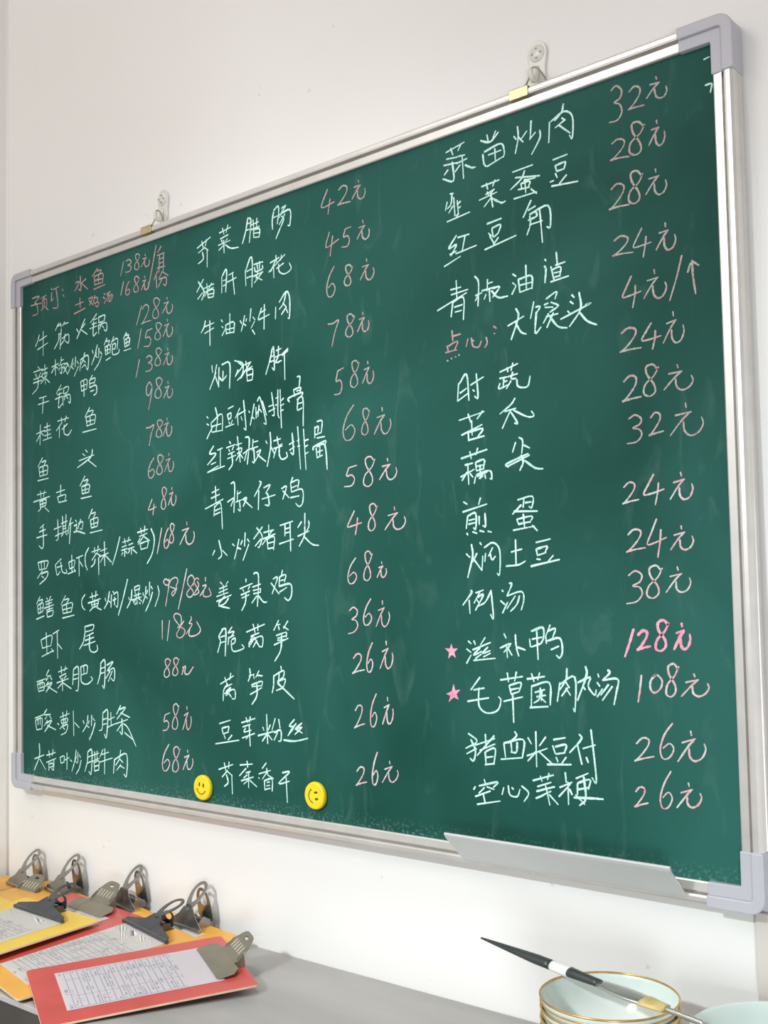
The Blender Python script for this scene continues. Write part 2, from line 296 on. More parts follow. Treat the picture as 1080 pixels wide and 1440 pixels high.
# chalk strokes traced on the board
INK = """
f|note|-1372,1861 -1322,1861 -1354,1841;-1354,1841 -1337,1833;-1381,1834 -1306,1831;-1339,1832 -1333,1796 -1370,1792;-1310,1850 -1273,1856;-1288,1850 -1300,1839;-1300,1839 -1299,1806;-1300,1839 -1273,1841 -1272,1812;-1287,1834 -1290,1814 -1310,1801;-1283,1812 -1261,1795/-1241,1876 -1234,1869;-1237,1859 -1240,1827 -1225,1835;-1227,1868 -1189,1873;-1208,1870 -1196,1797 -1230,1797;-1165,1858 -1161,1851;-1161,1835 -1155,1827/-1049,1884 -1045,1831 -1061,1839;-1080,1865 -1054,1863 -1085,1834;-1013,1867 -1043,1856;-1043,1857 -1002,1826/-940,1892 -973,1868;-945,1882 -918,1880 -929,1865;-962,1865 -957,1830;-962,1865 -909,1866 -910,1832;-934,1865 -934,1832;-957,1849 -913,1847;-957,1833 -910,1833;-965,1817 -895,1822/-1081,1780 -1030,1783;-1052,1803 -1050,1764;-1089,1748 -1019,1757/-996,1787 -971,1789 -991,1762;-993,1780 -967,1759;-957,1794 -963,1784;-963,1784 -941,1782 -945,1766;-963,1782 -961,1764 -934,1765 -941,1748 -954,1755/-902,1790 -895,1784;-906,1777 -897,1770;-900,1753 -885,1769;-886,1784 -863,1789 -881,1776 -850,1775 -860,1753 -874,1759;-867,1774 -884,1757;-856,1772 -874,1752/-783,1883 -792,1858 -801,1834/-769,1881 -754,1884 -740,1876 -744,1867 -760,1864 -745,1859 -739,1849 -751,1840 -773,1842/-689,1883 -699,1893 -713,1891 -711,1877 -697,1857 -695,1842 -707,1837 -719,1845 -715,1861 -697,1872 -687,1886/-659,1883 -658,1876;-673,1869 -651,1869;-653,1869 -665,1859 -681,1842;-662,1858 -661,1845 -653,1837 -641,1839 -635,1849 -637,1859/-784,1810 -793,1785 -801,1763/-750,1805 -764,1791 -772,1773 -768,1759 -756,1758 -748,1768 -755,1777 -767,1773/-694,1802 -705,1813 -719,1811 -717,1796 -702,1776 -700,1762 -712,1757 -725,1765 -721,1780 -702,1791 -692,1805/-662,1806 -661,1798;-675,1789 -655,1791;-657,1790 -667,1779 -682,1759;-665,1778 -663,1763 -656,1755 -646,1758 -640,1770 -642,1780/-597,1902 -619,1830 -643,1755/-569,1892 -589,1873;-592,1863 -552,1865;-579,1864 -583,1802;-556,1862 -560,1799;-581,1848 -560,1849;-583,1834 -560,1833;-593,1818 -549,1818/-590,1808 -610,1781;-598,1793 -595,1748;-564,1802 -582,1781;-561,1798 -532,1780;-582,1777 -544,1776 -546,1749 -559,1756;-567,1775 -587,1751
w|dish|-1323,1708 -1333,1687 -1350,1666;-1323,1685 -1271,1696;-1335,1651 -1264,1667;-1296,1717 -1297,1622/-1192,1730 -1214,1706;-1202,1721 -1174,1723;-1183,1731 -1174,1713;-1151,1729 -1166,1715;-1159,1721 -1127,1722;-1190,1691 -1192,1664 -1221,1635;-1174,1706 -1183,1629;-1190,1686 -1175,1689;-1169,1667 -1127,1677 -1127,1644 -1150,1656;-1148,1682 -1155,1661 -1178,1643/-1074,1688 -1062,1673;-1021,1716 -1046,1684 -1073,1650;-1019,1699 -1039,1686;-1045,1680 -1006,1656/-947,1723 -986,1696;-969,1703 -944,1705;-977,1688 -947,1689;-991,1674 -947,1677;-966,1696 -969,1645 -947,1654;-935,1707 -934,1686;-935,1707 -898,1709 -902,1688;-933,1687 -900,1688;-936,1678 -935,1644;-939,1677 -889,1679 -888,1649 -903,1656;-914,1688 -929,1663;-914,1672 -903,1662
w|dish|-1332,1582 -1320,1573;-1363,1566 -1301,1570;-1350,1557 -1342,1545;-1313,1558 -1326,1545;-1363,1537 -1301,1543;-1365,1523 -1306,1527;-1332,1538 -1335,1502 -1373,1480;-1307,1564 -1267,1569;-1286,1584 -1282,1507;-1304,1550 -1270,1552;-1304,1550 -1301,1533;-1270,1552 -1275,1537;-1301,1533 -1275,1537;-1289,1529 -1314,1514;-1279,1529 -1253,1510/-1238,1568 -1193,1575;-1214,1593 -1213,1532;-1217,1565 -1241,1545;-1211,1566 -1195,1555;-1174,1597 -1180,1569;-1175,1584 -1158,1585;-1193,1567 -1151,1570;-1172,1568 -1172,1534 -1184,1541;-1181,1559 -1191,1548;-1167,1558 -1158,1550;-1155,1566 -1132,1565 -1160,1534;-1158,1559 -1135,1527/-1129,1561 -1123,1550;-1097,1580 -1111,1552 -1135,1524;-1109,1550 -1093,1538;-1081,1583 -1084,1545;-1094,1563 -1102,1551;-1072,1565 -1062,1553;-1062,1545 -1091,1510/-1048,1561 -1054,1526;-1052,1566 -1002,1576 -1003,1525 -1014,1532;-1022,1590 -1034,1564 -1045,1549;-1031,1563 -1017,1551;-1023,1545 -1041,1536;-1025,1546 -1014,1536/-975,1591 -970,1578;-944,1606 -959,1569 -980,1537;-956,1568 -944,1558;-934,1592 -936,1557;-948,1577 -954,1564;-926,1578 -917,1567;-918,1562 -936,1536 -963,1515/-885,1621 -903,1598;-890,1609 -869,1610 -877,1598;-897,1592 -893,1561;-897,1590 -866,1593 -866,1566;-882,1591 -882,1563;-893,1577 -868,1578;-893,1561 -866,1566;-891,1540 -863,1547;-844,1620 -861,1594;-854,1604 -822,1609 -824,1572;-854,1591 -834,1593 -837,1575 -852,1575;-852,1591 -851,1556 -816,1556 -813,1570/-769,1622 -788,1602;-774,1612 -756,1612 -763,1601;-782,1597 -778,1571;-782,1597 -752,1600 -754,1575;-768,1598 -767,1573;-778,1584 -755,1587;-778,1571 -754,1575;-784,1558 -743,1560
w|dish|-1324,1458 -1275,1460;-1332,1434 -1259,1439;-1296,1460 -1302,1396/-1176,1490 -1208,1462;-1193,1472 -1166,1475;-1203,1456 -1170,1458;-1215,1440 -1170,1445;-1186,1461 -1194,1405 -1168,1417;-1158,1474 -1161,1454;-1158,1476 -1128,1477 -1133,1457;-1158,1453 -1133,1457;-1165,1443 -1164,1409;-1164,1443 -1120,1445 -1118,1413 -1129,1420;-1144,1455 -1156,1429;-1142,1442 -1131,1430/-1049,1482 -1044,1447;-1049,1484 -1010,1487 -1012,1453;-1030,1483 -1028,1426;-1046,1466 -1012,1469;-1044,1448 -1012,1452;-976,1498 -990,1483;-993,1482 -959,1485 -965,1464;-993,1482 -993,1454;-990,1468 -965,1470;-993,1454 -953,1457 -951,1429 -968,1422;-988,1439 -966,1441
w|dish|-1345,1320 -1288,1329;-1317,1353 -1320,1275;-1319,1315 -1344,1290;-1312,1321 -1296,1309;-1290,1339 -1250,1343;-1271,1354 -1271,1325;-1292,1324 -1247,1327;-1290,1307 -1247,1310;-1269,1321 -1268,1295;-1299,1290 -1240,1296/-1200,1353 -1128,1358;-1176,1364 -1171,1341;-1143,1366 -1153,1346;-1175,1342 -1209,1317;-1188,1328 -1189,1289;-1136,1336 -1171,1318;-1157,1334 -1157,1302 -1130,1293 -1109,1310/-994,1380 -1023,1347;-1002,1366 -971,1366 -986,1350;-1016,1344 -1011,1313;-1016,1346 -960,1349 -964,1317;-991,1344 -989,1313;-1011,1329 -964,1331;-1011,1313 -964,1317;-1038,1292 -953,1296
w|dish|-1303,1223 -1335,1190;-1309,1206 -1280,1210 -1293,1194;-1327,1184 -1321,1152;-1327,1186 -1271,1190 -1271,1156;-1300,1186 -1298,1153;-1321,1168 -1274,1172;-1321,1152 -1271,1156;-1336,1136 -1263,1140/-1021,1225 -1009,1215;-1039,1212 -1023,1203;-1062,1188 -968,1201;-977,1222 -992,1193 -1073,1163;-1003,1184 -955,1156
p|price|-682,1703 -697,1669 -712,1638/-678,1689 -662,1702 -644,1695 -645,1676 -665,1651 -683,1636;-683,1638 -660,1641 -629,1641/-581,1702 -594,1714 -612,1712 -609,1693 -591,1668 -588,1650 -604,1643 -619,1653 -614,1673 -590,1687 -578,1705/-541,1706 -539,1698;-558,1687 -531,1689;-533,1688 -547,1676 -567,1654;-544,1674 -542,1658 -533,1648 -519,1651 -511,1665 -514,1677
p|price|-685,1621 -695,1585 -706,1553/-653,1608 -661,1585 -642,1585 -631,1571 -642,1553 -670,1555;-653,1608 -623,1611/-572,1614 -584,1625 -601,1623 -598,1607 -581,1587 -579,1572 -593,1566 -608,1574 -603,1591 -581,1603 -569,1617/-540,1629 -539,1621;-556,1609 -531,1612;-533,1611 -547,1597 -565,1572;-543,1595 -542,1578 -533,1567 -520,1571 -512,1586 -515,1599
p|price|-696,1514 -706,1481 -717,1451/-657,1513 -641,1518 -626,1509 -630,1498 -647,1493 -631,1489 -625,1476 -638,1465 -661,1465/-573,1525 -585,1536 -602,1533 -599,1517 -582,1497 -580,1481 -594,1475 -609,1483 -604,1500 -582,1513 -570,1528/-540,1528 -538,1520;-555,1508 -531,1511;-533,1511 -546,1497 -564,1473;-543,1495 -542,1478 -533,1469 -521,1473 -514,1487 -516,1499
p|price|-627,1409 -641,1424 -657,1409 -657,1385 -642,1379 -626,1405 -634,1367 -647,1328/-570,1420 -584,1432 -602,1428 -599,1410 -580,1387 -578,1369 -594,1361 -610,1371 -605,1390 -580,1405 -567,1423/-540,1413 -539,1404;-555,1393 -532,1396;-534,1396 -546,1382 -563,1358;-543,1380 -542,1364 -534,1355 -522,1359 -515,1373 -518,1385
p|price|-661,1265 -639,1265 -618,1271 -633,1241 -645,1202/-569,1274 -582,1284 -598,1281 -596,1266 -579,1246 -576,1231 -591,1225 -605,1232 -601,1249 -579,1262 -567,1278/-547,1287 -545,1278;-562,1265 -538,1270;-540,1268 -553,1253 -570,1226;-550,1252 -548,1233 -540,1223 -528,1228 -521,1244 -523,1257
p|price|-619,1156 -640,1135 -651,1108 -645,1089 -628,1089 -617,1105 -627,1117 -645,1109/-568,1152 -581,1163 -597,1159 -595,1141 -578,1120 -575,1103 -590,1095 -604,1103 -599,1122 -577,1138 -565,1156/-539,1164 -537,1155;-554,1141 -530,1146;-532,1145 -545,1130 -562,1102;-542,1128 -540,1110 -532,1100 -520,1105 -513,1121 -515,1134
w|dish|-1340,1081 -1277,1087;-1318,1094 -1313,1067;-1290,1095 -1296,1071;-1365,1055 -1255,1069;-1322,1054 -1318,1031;-1322,1055 -1280,1059 -1284,1034;-1303,1064 -1301,1030;-1318,1042 -1284,1047;-1318,1031 -1284,1036;-1313,1027 -1333,1016;-1289,1029 -1260,1011/-1211,1080 -1154,1087;-1181,1107 -1182,1068;-1202,1063 -1194,1041;-1202,1063 -1150,1068 -1154,1048;-1194,1041 -1142,1045/-1025,1128 -1057,1093;-1033,1110 -1006,1113 -1019,1098;-1046,1088 -1043,1064;-1046,1090 -998,1094 -1002,1066;-1024,1090 -1022,1064;-1043,1075 -1002,1079;-1043,1063 -1002,1066;-1051,1046 -984,1050
w|dish|-1294,964 -1322,950;-1326,936 -1284,944;-1344,914 -1273,923;-1301,956 -1298,888 -1308,871 -1328,883/-1226,941 -1178,950;-1202,977 -1199,907 -1213,898;-1218,914 -1184,923;-1179,960 -1139,968;-1170,987 -1166,928;-1147,993 -1150,934;-1167,948 -1147,952;-1167,938 -1147,942;-1182,922 -1137,931;-1167,921 -1178,911;-1150,924 -1142,915;-1113,978 -1129,946 -1134,918;-1127,954 -1101,960;-1117,955 -1126,881/-1087,968 -1078,960;-1095,946 -1078,950 -1083,927;-1067,953 -1040,959 -1045,932 -1057,935;-1053,969 -1072,933;-1097,923 -1072,925 -1026,914/-980,1002 -1004,968;-986,985 -960,988 -974,970;-992,960 -987,933;-992,962 -947,968 -950,936;-972,963 -970,934;-987,946 -950,951;-987,933 -950,937;-994,915 -919,922
w|dish|-1335,818 -1326,789;-1335,818 -1269,822 -1278,794;-1314,819 -1311,791;-1292,821 -1292,794;-1326,789 -1276,794;-1305,786 -1340,757;-1314,774 -1270,781 -1278,758 -1324,734;-1311,765 -1294,757/-1180,827 -1217,806;-1218,805 -1207,767 -1186,779;-1207,795 -1172,800;-1183,814 -1172,778 -1144,772 -1147,786/-1130,810 -1125,786;-1130,812 -1092,818 -1098,793;-1111,838 -1110,776;-1125,787 -1096,793;-1136,768 -1086,779;-1096,786 -1088,775;-1082,825 -1041,834;-1065,828 -1064,758;-1059,811 -1041,793/-1003,861 -1024,836 -1025,802 -1012,779/-985,844 -931,853;-968,860 -966,838;-945,865 -949,843;-954,840 -984,814;-954,838 -926,826;-964,817 -971,800 -990,789;-943,821 -942,760/-933,845 -893,853;-940,824 -883,837;-908,878 -906,791;-908,831 -932,805;-904,830 -866,803/-815,892 -836,841 -860,793/-800,871 -752,878;-788,883 -784,864;-763,888 -769,870;-803,854 -777,859;-807,842 -774,848;-788,845 -788,820;-799,835 -806,825;-782,838 -773,830;-764,860 -740,865;-769,845 -733,852;-749,850 -749,825;-759,841 -767,831;-741,843 -718,829/-714,901 -656,910;-696,916 -692,895;-672,922 -676,900;-703,887 -659,896;-698,881 -712,866;-676,890 -710,859;-676,884 -645,869;-699,859 -694,841;-699,861 -656,868 -659,846;-694,841 -657,846/-638,911 -620,875 -632,825 -661,790
w|dish|-1323,685 -1345,659;-1329,670 -1304,675 -1315,660;-1339,652 -1334,621;-1339,653 -1301,661 -1305,628;-1320,657 -1320,625;-1336,638 -1305,644;-1334,621 -1305,628;-1347,599 -1294,612;-1278,681 -1271,674;-1250,686 -1259,675;-1285,665 -1238,674;-1282,655 -1242,663;-1293,641 -1230,654;-1262,672 -1260,639;-1279,633 -1235,642;-1276,624 -1272,607;-1276,626 -1235,632 -1238,613;-1272,607 -1238,613/-1153,687 -1182,653;-1161,671 -1130,675 -1146,658;-1175,648 -1168,620;-1175,649 -1110,660 -1115,627;-1146,653 -1143,621;-1168,634 -1115,642;-1168,620 -1115,627;-1172,603 -1096,614/-1028,689 -1048,669 -1045,645 -1028,632/-999,678 -949,687;-985,694 -981,670;-960,700 -963,677;-1009,657 -932,673;-989,659 -983,641;-989,660 -947,666 -951,647;-970,670 -968,641;-983,650 -950,656;-981,640 -951,647;-983,638 -999,628;-955,641 -928,632/-905,674 -901,663;-879,697 -888,664 -910,636;-886,665 -872,657;-867,686 -870,640;-859,698 -851,691;-854,686 -830,693 -831,643 -843,647;-848,676 -849,649;-858,665 -838,671/-772,739 -800,669 -827,612/-766,675 -762,665;-748,701 -753,668 -776,637;-749,667 -738,660;-733,709 -729,688;-733,710 -704,715 -709,695;-729,698 -708,704;-735,679 -698,687;-725,687 -723,673;-710,690 -711,674;-743,666 -695,675;-721,674 -738,654;-711,671 -692,660;-719,665 -719,649;-731,649 -724,654;-706,656 -700,651/-686,689 -682,679;-668,711 -673,679 -688,652;-671,676 -660,669;-648,726 -649,678;-659,698 -665,685;-641,711 -632,701;-632,691 -647,659 -672,624/-604,713 -597,684 -619,641
w|dish|-1317,520 -1306,488;-1315,520 -1245,538 -1248,503;-1281,548 -1276,468;-1306,488 -1247,500;-1311,456 -1230,481;-1246,488 -1233,474;-1236,543 -1196,558;-1208,555 -1205,451;-1205,507 -1177,487/-1030,571 -1028,548;-1030,571 -976,578 -982,558;-1026,552 -981,559;-1028,555 -1039,516 -1064,488;-977,549 -1024,535;-1028,520 -974,533;-1036,502 -966,518;-1000,542 -1001,490 -976,478 -953,487 -956,505
w|dish|-1345,358 -1283,373;-1342,348 -1333,323;-1340,349 -1296,357 -1298,328;-1324,366 -1323,342;-1308,366 -1309,344;-1333,322 -1298,329;-1328,335 -1299,341;-1263,407 -1280,384 -1250,385;-1282,366 -1269,377;-1253,379 -1243,370;-1267,361 -1287,343;-1273,350 -1243,359 -1283,322;-1273,344 -1209,323/-1201,400 -1142,416;-1182,421 -1179,394;-1153,423 -1162,404;-1152,396 -1195,382;-1188,381 -1181,373;-1149,388 -1163,377;-1211,359 -1134,378;-1174,378 -1173,330;-1177,358 -1205,339;-1171,361 -1117,341/-1102,414 -1108,356;-1102,413 -1072,421 -1073,342 -1088,335;-1102,391 -1075,397;-1105,375 -1075,381;-1057,422 -1054,394;-1057,423 -1017,430 -1018,401;-1038,424 -1036,398;-1054,394 -1018,401;-1055,396 -1052,368 -1018,361 -984,379 -994,389/-933,441 -937,401 -953,364;-933,440 -908,448 -912,355 -924,360;-933,420 -910,426;-935,402 -912,407;-897,433 -860,446 -894,412 -854,423 -854,380 -873,387;-878,412 -904,385;-865,413 -889,375
p|price|-631,1013 -643,994 -652,977 -635,978 -609,985;-621,996 -623,979 -628,957/-552,1038 -562,1049 -575,1044 -573,1025 -560,1002 -558,983 -569,973 -581,982 -577,1003 -559,1022 -550,1042/-524,1046 -523,1037;-537,1023 -517,1029;-518,1028 -529,1012 -544,985;-527,1011 -526,993 -518,983 -508,989 -502,1005 -504,1018
p|price|-580,910 -593,864 -606,822/-544,908 -559,886 -568,858 -563,840 -550,842 -542,857 -550,869 -563,860/-513,912 -521,922 -533,917 -531,900 -519,880 -518,864 -528,855 -538,862 -534,881 -519,897 -511,916/-448,923 -446,912;-472,895 -436,902;-439,901 -458,882 -484,848;-453,880 -451,858 -438,847 -419,853 -409,873 -412,889
p|price|-539,455 -551,463 -566,458 -564,442 -548,424 -546,409 -560,400 -573,406 -569,424 -548,441 -537,459/-495,459 -507,467 -521,462 -519,447 -504,430 -502,416 -515,407 -528,413 -523,430 -504,446 -493,463;-476,435 -460,441;-469,438 -480,411;-460,438 -465,418 -447,414 -421,439
w|dish|-1358,219 -1292,238;-1355,208 -1347,176;-1355,211 -1311,221 -1312,181;-1338,220 -1337,195;-1322,224 -1323,197;-1347,175 -1312,181;-1278,257 -1295,236 -1253,239;-1291,219 -1278,229;-1259,232 -1247,222;-1274,216 -1296,193;-1282,204 -1245,216 -1293,171;-1275,196 -1218,183/-1191,231 -1130,249;-1173,251 -1168,225;-1146,258 -1152,235;-1207,208 -1198,203;-1184,221 -1179,208;-1184,221 -1142,230 -1145,215;-1179,208 -1145,215;-1168,225 -1167,211;-1156,228 -1156,213;-1168,205 -1192,188;-1181,196 -1142,207 -1152,179 -1184,166;-1171,194 -1160,188/-1105,260 -1102,168;-1097,217 -1068,200/-1043,227 -1037,216;-1013,248 -1021,214 -1046,186;-1021,210 -1005,204;-990,249 -992,211;-1006,229 -1011,217;-982,239 -971,230;-969,224 -985,190 -1005,160/-922,260 -927,205 -945,197;-922,261 -893,270 -901,177 -914,186;-924,237 -897,244;-925,219 -900,225;-890,238 -853,251;-875,266 -873,218;-897,211 -843,229/-817,293 -841,261;-825,278 -789,287 -839,244;-817,267 -766,254;-845,227 -777,246;-810,247 -809,194 -823,201;-814,226 -839,202;-802,230 -774,215 -731,156;-795,199 -749,178
w|dish|-1361,64 -1298,83;-1329,124 -1329,76 -1364,21;-1326,65 -1287,29/-1280,83 -1222,98;-1265,101 -1260,76;-1237,108 -1243,85;-1281,56 -1219,76;-1265,62 -1265,27;-1260,52 -1239,57 -1239,42;-1232,70 -1234,32 -1248,37;-1260,39 -1239,45/-1191,81 -1185,61;-1191,82 -1164,89 -1167,67;-1185,61 -1164,67;-1165,73 -1131,86;-1146,102 -1147,41/-1125,78 -1115,73;-1088,117 -1096,79 -1116,36;-1093,76 -1080,69;-1077,111 -1077,72;-1086,95 -1091,82;-1068,101 -1060,91;-1057,82 -1069,51 -1089,29/-1015,116 -1019,78 -1034,43;-1015,116 -990,122 -995,40 -1009,45;-1016,96 -991,104;-1017,75 -994,83;-985,105 -947,116;-973,119 -971,88;-958,123 -959,92;-988,83 -945,98;-977,80 -974,48;-976,80 -948,88 -949,54;-974,66 -950,72;-974,50 -949,56/-923,131 -941,103;-931,112 -888,124;-946,83 -867,105;-911,134 -914,44/-855,98 -861,51;-855,100 -785,125 -786,49 -802,54;-818,136 -827,104 -849,80;-823,104 -806,94;-819,85 -843,63;-821,81 -798,74
p|price|-570,273 -577,250 -561,254 -551,242 -561,224 -584,219;-570,273 -544,281/-498,301 -510,313 -525,305 -523,284 -507,260 -505,239 -518,227 -532,234 -527,259 -507,282 -496,307/-456,307 -455,296;-470,276 -449,287;-451,285 -462,264 -478,228;-459,263 -458,241 -451,230 -440,239 -434,259 -436,275
p|price|-551,175 -574,145 -587,108 -580,85 -561,89 -548,111 -560,124 -579,110/-496,159 -509,170 -525,162 -523,141 -506,118 -503,98 -518,85 -533,92 -528,116 -505,140 -493,164/-455,163 -453,154;-471,137 -446,147;-448,145 -461,127 -479,96;-458,126 -457,107 -448,99 -435,107 -428,124 -430,137
p|price|-541,726 -563,734 -572,722 -554,712 -542,720;-543,734 -544,712 -563,641;-543,716 -532,731 -507,738 -496,726 -506,709 -503,699 -523,676 -528,687 -501,701;-537,707 -503,698
p|price|-449,766 -473,694 -496,630/-418,709 -412,728 -424,743 -442,735 -445,715 -418,689 -425,673 -443,671 -450,684 -430,703 -412,722;-388,728 -400,733 -412,720 -394,696 -390,685 -410,677 -422,679;-397,722 -390,708 -413,681/-356,734 -355,721;-370,706 -352,707 -384,673;-362,696 -368,678 -356,670 -329,676 -339,699/-581,593 -582,529;-542,593 -555,524/-467,591 -487,573 -500,569;-490,575 -515,597 -518,611 -502,616 -482,607 -481,583 -487,573 -463,561 -469,543 -491,534 -506,545 -487,569/-430,606 -429,596 -440,583 -425,579 -457,547;-437,565 -442,545 -427,540 -397,547 -383,563 -402,589
w|dish|-380,1842 -312,1865;-356,1861 -349,1838;-332,1861 -338,1840;-345,1835 -374,1824;-344,1837 -324,1823;-353,1822 -349,1799 -375,1788;-329,1824 -330,1767/-268,1868 -212,1875;-252,1881 -245,1858;-225,1886 -235,1862;-225,1853 -263,1847;-258,1842 -253,1833;-228,1841 -237,1835;-273,1828 -215,1832;-247,1839 -245,1796;-250,1821 -271,1811;-240,1823 -212,1805 -176,1800/-130,1886 -140,1847 -157,1807;-130,1885 -116,1874 -124,1804;-135,1867 -121,1867;-140,1847 -123,1847;-116,1858 -80,1862;-106,1874 -103,1848;-88,1875 -90,1850;-116,1844 -77,1846;-104,1841 -104,1816;-104,1841 -76,1837 -79,1811;-103,1829 -78,1826;-104,1816 -79,1812/-11,1877 -18,1851 -17,1822;-11,1881 9,1890 11,1867 4,1834;-12,1858 6,1860;24,1879 43,1884 24,1866 14,1852;14,1861 61,1866 60,1819 51,1819;39,1858 13,1830;23,1855 33,1843 13,1812 -3,1788
w|dish|-350,1730 -384,1693;-376,1727 -347,1688 -359,1661;-355,1685 -380,1668;-347,1698 -297,1704;-333,1712 -330,1684;-348,1683 -299,1693;-308,1709 -344,1671;-330,1684 -326,1662;-330,1685 -299,1686 -301,1660;-326,1674 -301,1673;-326,1663 -301,1661/-258,1720 -259,1666;-255,1722 -239,1739 -234,1727 -240,1665;-252,1705 -237,1706;-252,1688 -239,1690;-224,1718 -201,1723;-231,1696 -188,1703;-206,1719 -197,1649/-145,1718 -143,1666;-142,1717 -121,1754 -112,1739 -115,1656;-139,1712 -115,1716;-139,1691 -115,1693;-105,1728 -63,1728;-102,1718 -96,1703 -66,1706 -66,1718;-92,1730 -86,1706;-79,1732 -79,1707;-109,1690 -63,1696;-86,1701 -96,1680;-67,1695 -103,1668;-96,1687 -68,1670/-37,1689 36,1730;-30,1717 11,1726;-4,1736 -2,1715;21,1732 17,1716;-8,1717 -28,1689;-15,1704 -14,1666;30,1704 -2,1693;8,1706 10,1681 35,1669 62,1679 55,1699
w|dish|-342,1588 -349,1568 -364,1551;-349,1568 -299,1574;-346,1546 -300,1557;-320,1585 -320,1501/-263,1577 -257,1569;-261,1555 -254,1549;-260,1524 -243,1545;-242,1556 -239,1525;-242,1556 -202,1559 -203,1524;-221,1590 -222,1527;-241,1540 -204,1540;-239,1528 -203,1526/-172,1558 -165,1547;-151,1571 -159,1544 -168,1522;-157,1546 -145,1537;-121,1588 -127,1548;-142,1559 -145,1551;-112,1559 -102,1548;-105,1544 -122,1524;-116,1518 -104,1502/-72,1581 -89,1548;-79,1566 -53,1573;-86,1545 -37,1554;-59,1590 -62,1511/-8,1572 -10,1534;8,1584 40,1612 54,1587 52,1529 45,1528;40,1612 27,1578 8,1562;24,1579 39,1563;39,1563 17,1544;39,1556 45,1544
w|dish|-312,1433 -309,1409;-288,1432 -303,1384;-292,1406 -324,1354;-295,1393 -278,1357;-277,1421 -280,1357;-263,1428 -225,1427 -227,1345;-278,1390 -261,1376 -240,1389;-257,1406 -259,1373/-201,1432 -161,1415 -195,1383;-188,1428 -161,1405 -168,1379 -189,1366;-185,1400 -199,1379;-161,1410 -124,1416;-148,1422 -143,1394;-165,1388 -118,1401;-128,1414 -172,1370;-145,1389 -142,1357;-145,1389 -117,1392 -119,1358;-142,1375 -118,1376;-142,1357 -119,1358/-26,1444 -37,1409 -57,1365;-26,1441 -20,1445 -18,1377 -28,1383;-33,1418 -17,1420;-39,1403 -18,1404;-9,1434 13,1437;2,1446 0,1417;-13,1414 18,1419;2,1417 -11,1396 14,1399;43,1432 18,1419;27,1422 28,1337;17,1414 43,1426
w|dish|-340,1266 -333,1260;-340,1242 -330,1236;-341,1192 -312,1229;-319,1244 -316,1211;-315,1244 -266,1266 -264,1210;-297,1291 -287,1255 -295,1213;-316,1230 -270,1234;-312,1211 -263,1212/-235,1279 -209,1285;-238,1260 -234,1244;-238,1260 -221,1263 -223,1245;-235,1244 -222,1247;-232,1236 -227,1227;-215,1239 -221,1228;-248,1220 -207,1226/-179,1274 -201,1244;-191,1257 -188,1220;-187,1254 -152,1264;-161,1297 -151,1206 -161,1207;-174,1246 -168,1233/-137,1259 -133,1254;-112,1279 -124,1235 -131,1213;-122,1239 -111,1231;-104,1267 -103,1232;-97,1286 -84,1294 -58,1213 -69,1213;-74,1283 -56,1236;-105,1242 -88,1258 -78,1248;-89,1272 -95,1236/-46,1262 -23,1265;-32,1305 -21,1236 -31,1233;-46,1246 -17,1253;-4,1310 -5,1238 1,1220;6,1309 10,1188;-14,1284 -1,1287;-16,1262 -3,1265;21,1280 8,1272;22,1262 8,1257;19,1244 6,1241/81,1338 93,1336 89,1306;65,1300 70,1278;65,1300 95,1303 92,1288;77,1294 95,1296;46,1265 43,1277 101,1287 98,1274;83,1267 79,1237;79,1268 104,1269 104,1183;82,1254 101,1256;81,1234 100,1239
w|dish|-308,1165 -328,1141 -296,1138 -339,1105;-321,1105 -297,1110;-339,1080 -286,1097;-289,1149 -264,1154;-275,1152 -276,1092;-339,1080 -255,1094/-230,1171 -224,1163;-245,1152 -203,1159;-234,1146 -229,1138;-211,1153 -218,1142;-237,1130 -207,1136;-241,1116 -200,1124;-220,1131 -217,1098 -235,1079;-199,1156 -172,1160;-192,1183 -180,1099;-196,1142 -173,1144 -176,1131;-193,1128 -173,1133;-186,1123 -200,1106;-182,1127 -167,1111/-166,1125 -143,1134;-155,1177 -136,1168 -147,1089;-146,1137 -160,1102;-119,1166 -123,1130;-119,1157 -96,1159;-136,1136 -97,1141;-116,1138 -114,1093 -124,1096;-104,1123 -84,1128 -111,1095;-100,1116 -62,1090/-61,1155 -55,1146;-41,1180 -39,1135 -56,1074;-39,1135 -23,1111;-26,1151 6,1155;-10,1163 -4,1136 12,1138;-26,1127 12,1132;-14,1128 -27,1098;-1,1129 -1,1104 11,1090 33,1096 30,1110/43,1133 64,1140;56,1167 61,1103 48,1108;44,1115 66,1124;80,1184 90,1052;105,1174 113,1049;86,1144 77,1140;79,1123 89,1124;110,1137 125,1140;110,1119 122,1122;112,1097 124,1101/162,1190 183,1189 179,1155;153,1175 152,1141;153,1171 168,1174 164,1157;152,1150 179,1155;145,1105 148,1115 196,1128 190,1113;161,1140 193,1141;157,1110 160,1080;160,1114 193,1115 201,1041;163,1097 184,1101;160,1080 183,1086;172,1113 171,1083
w|dish|-319,1011 -284,1020;-301,1031 -299,974;-323,993 -281,1003;-352,960 -264,986;-306,966 -310,933;-306,963 -276,973 -269,889;-303,951 -278,957;-306,938 -278,945/-243,975 -213,987;-225,1034 -208,1030 -213,939;-211,987 -227,960;-195,1008 -196,976;-195,997 -179,1003;-203,972 -169,979;-186,976 -183,943 -193,949;-169,979 -152,982 -169,956;-169,979 -127,949/-92,1030 -86,1022 -116,984;-96,1001 -99,940;-73,1008 -44,1015 -64,991;-64,991 -55,984 -50,952 -68,954;-81,973 -22,982/6,999 28,1004 11,966;12,992 39,968;56,1030 46,1014;46,1014 80,1020 77,996;46,1014 49,985;49,998 74,1003;49,985 95,990 97,951 82,938 67,949;45,968 82,971
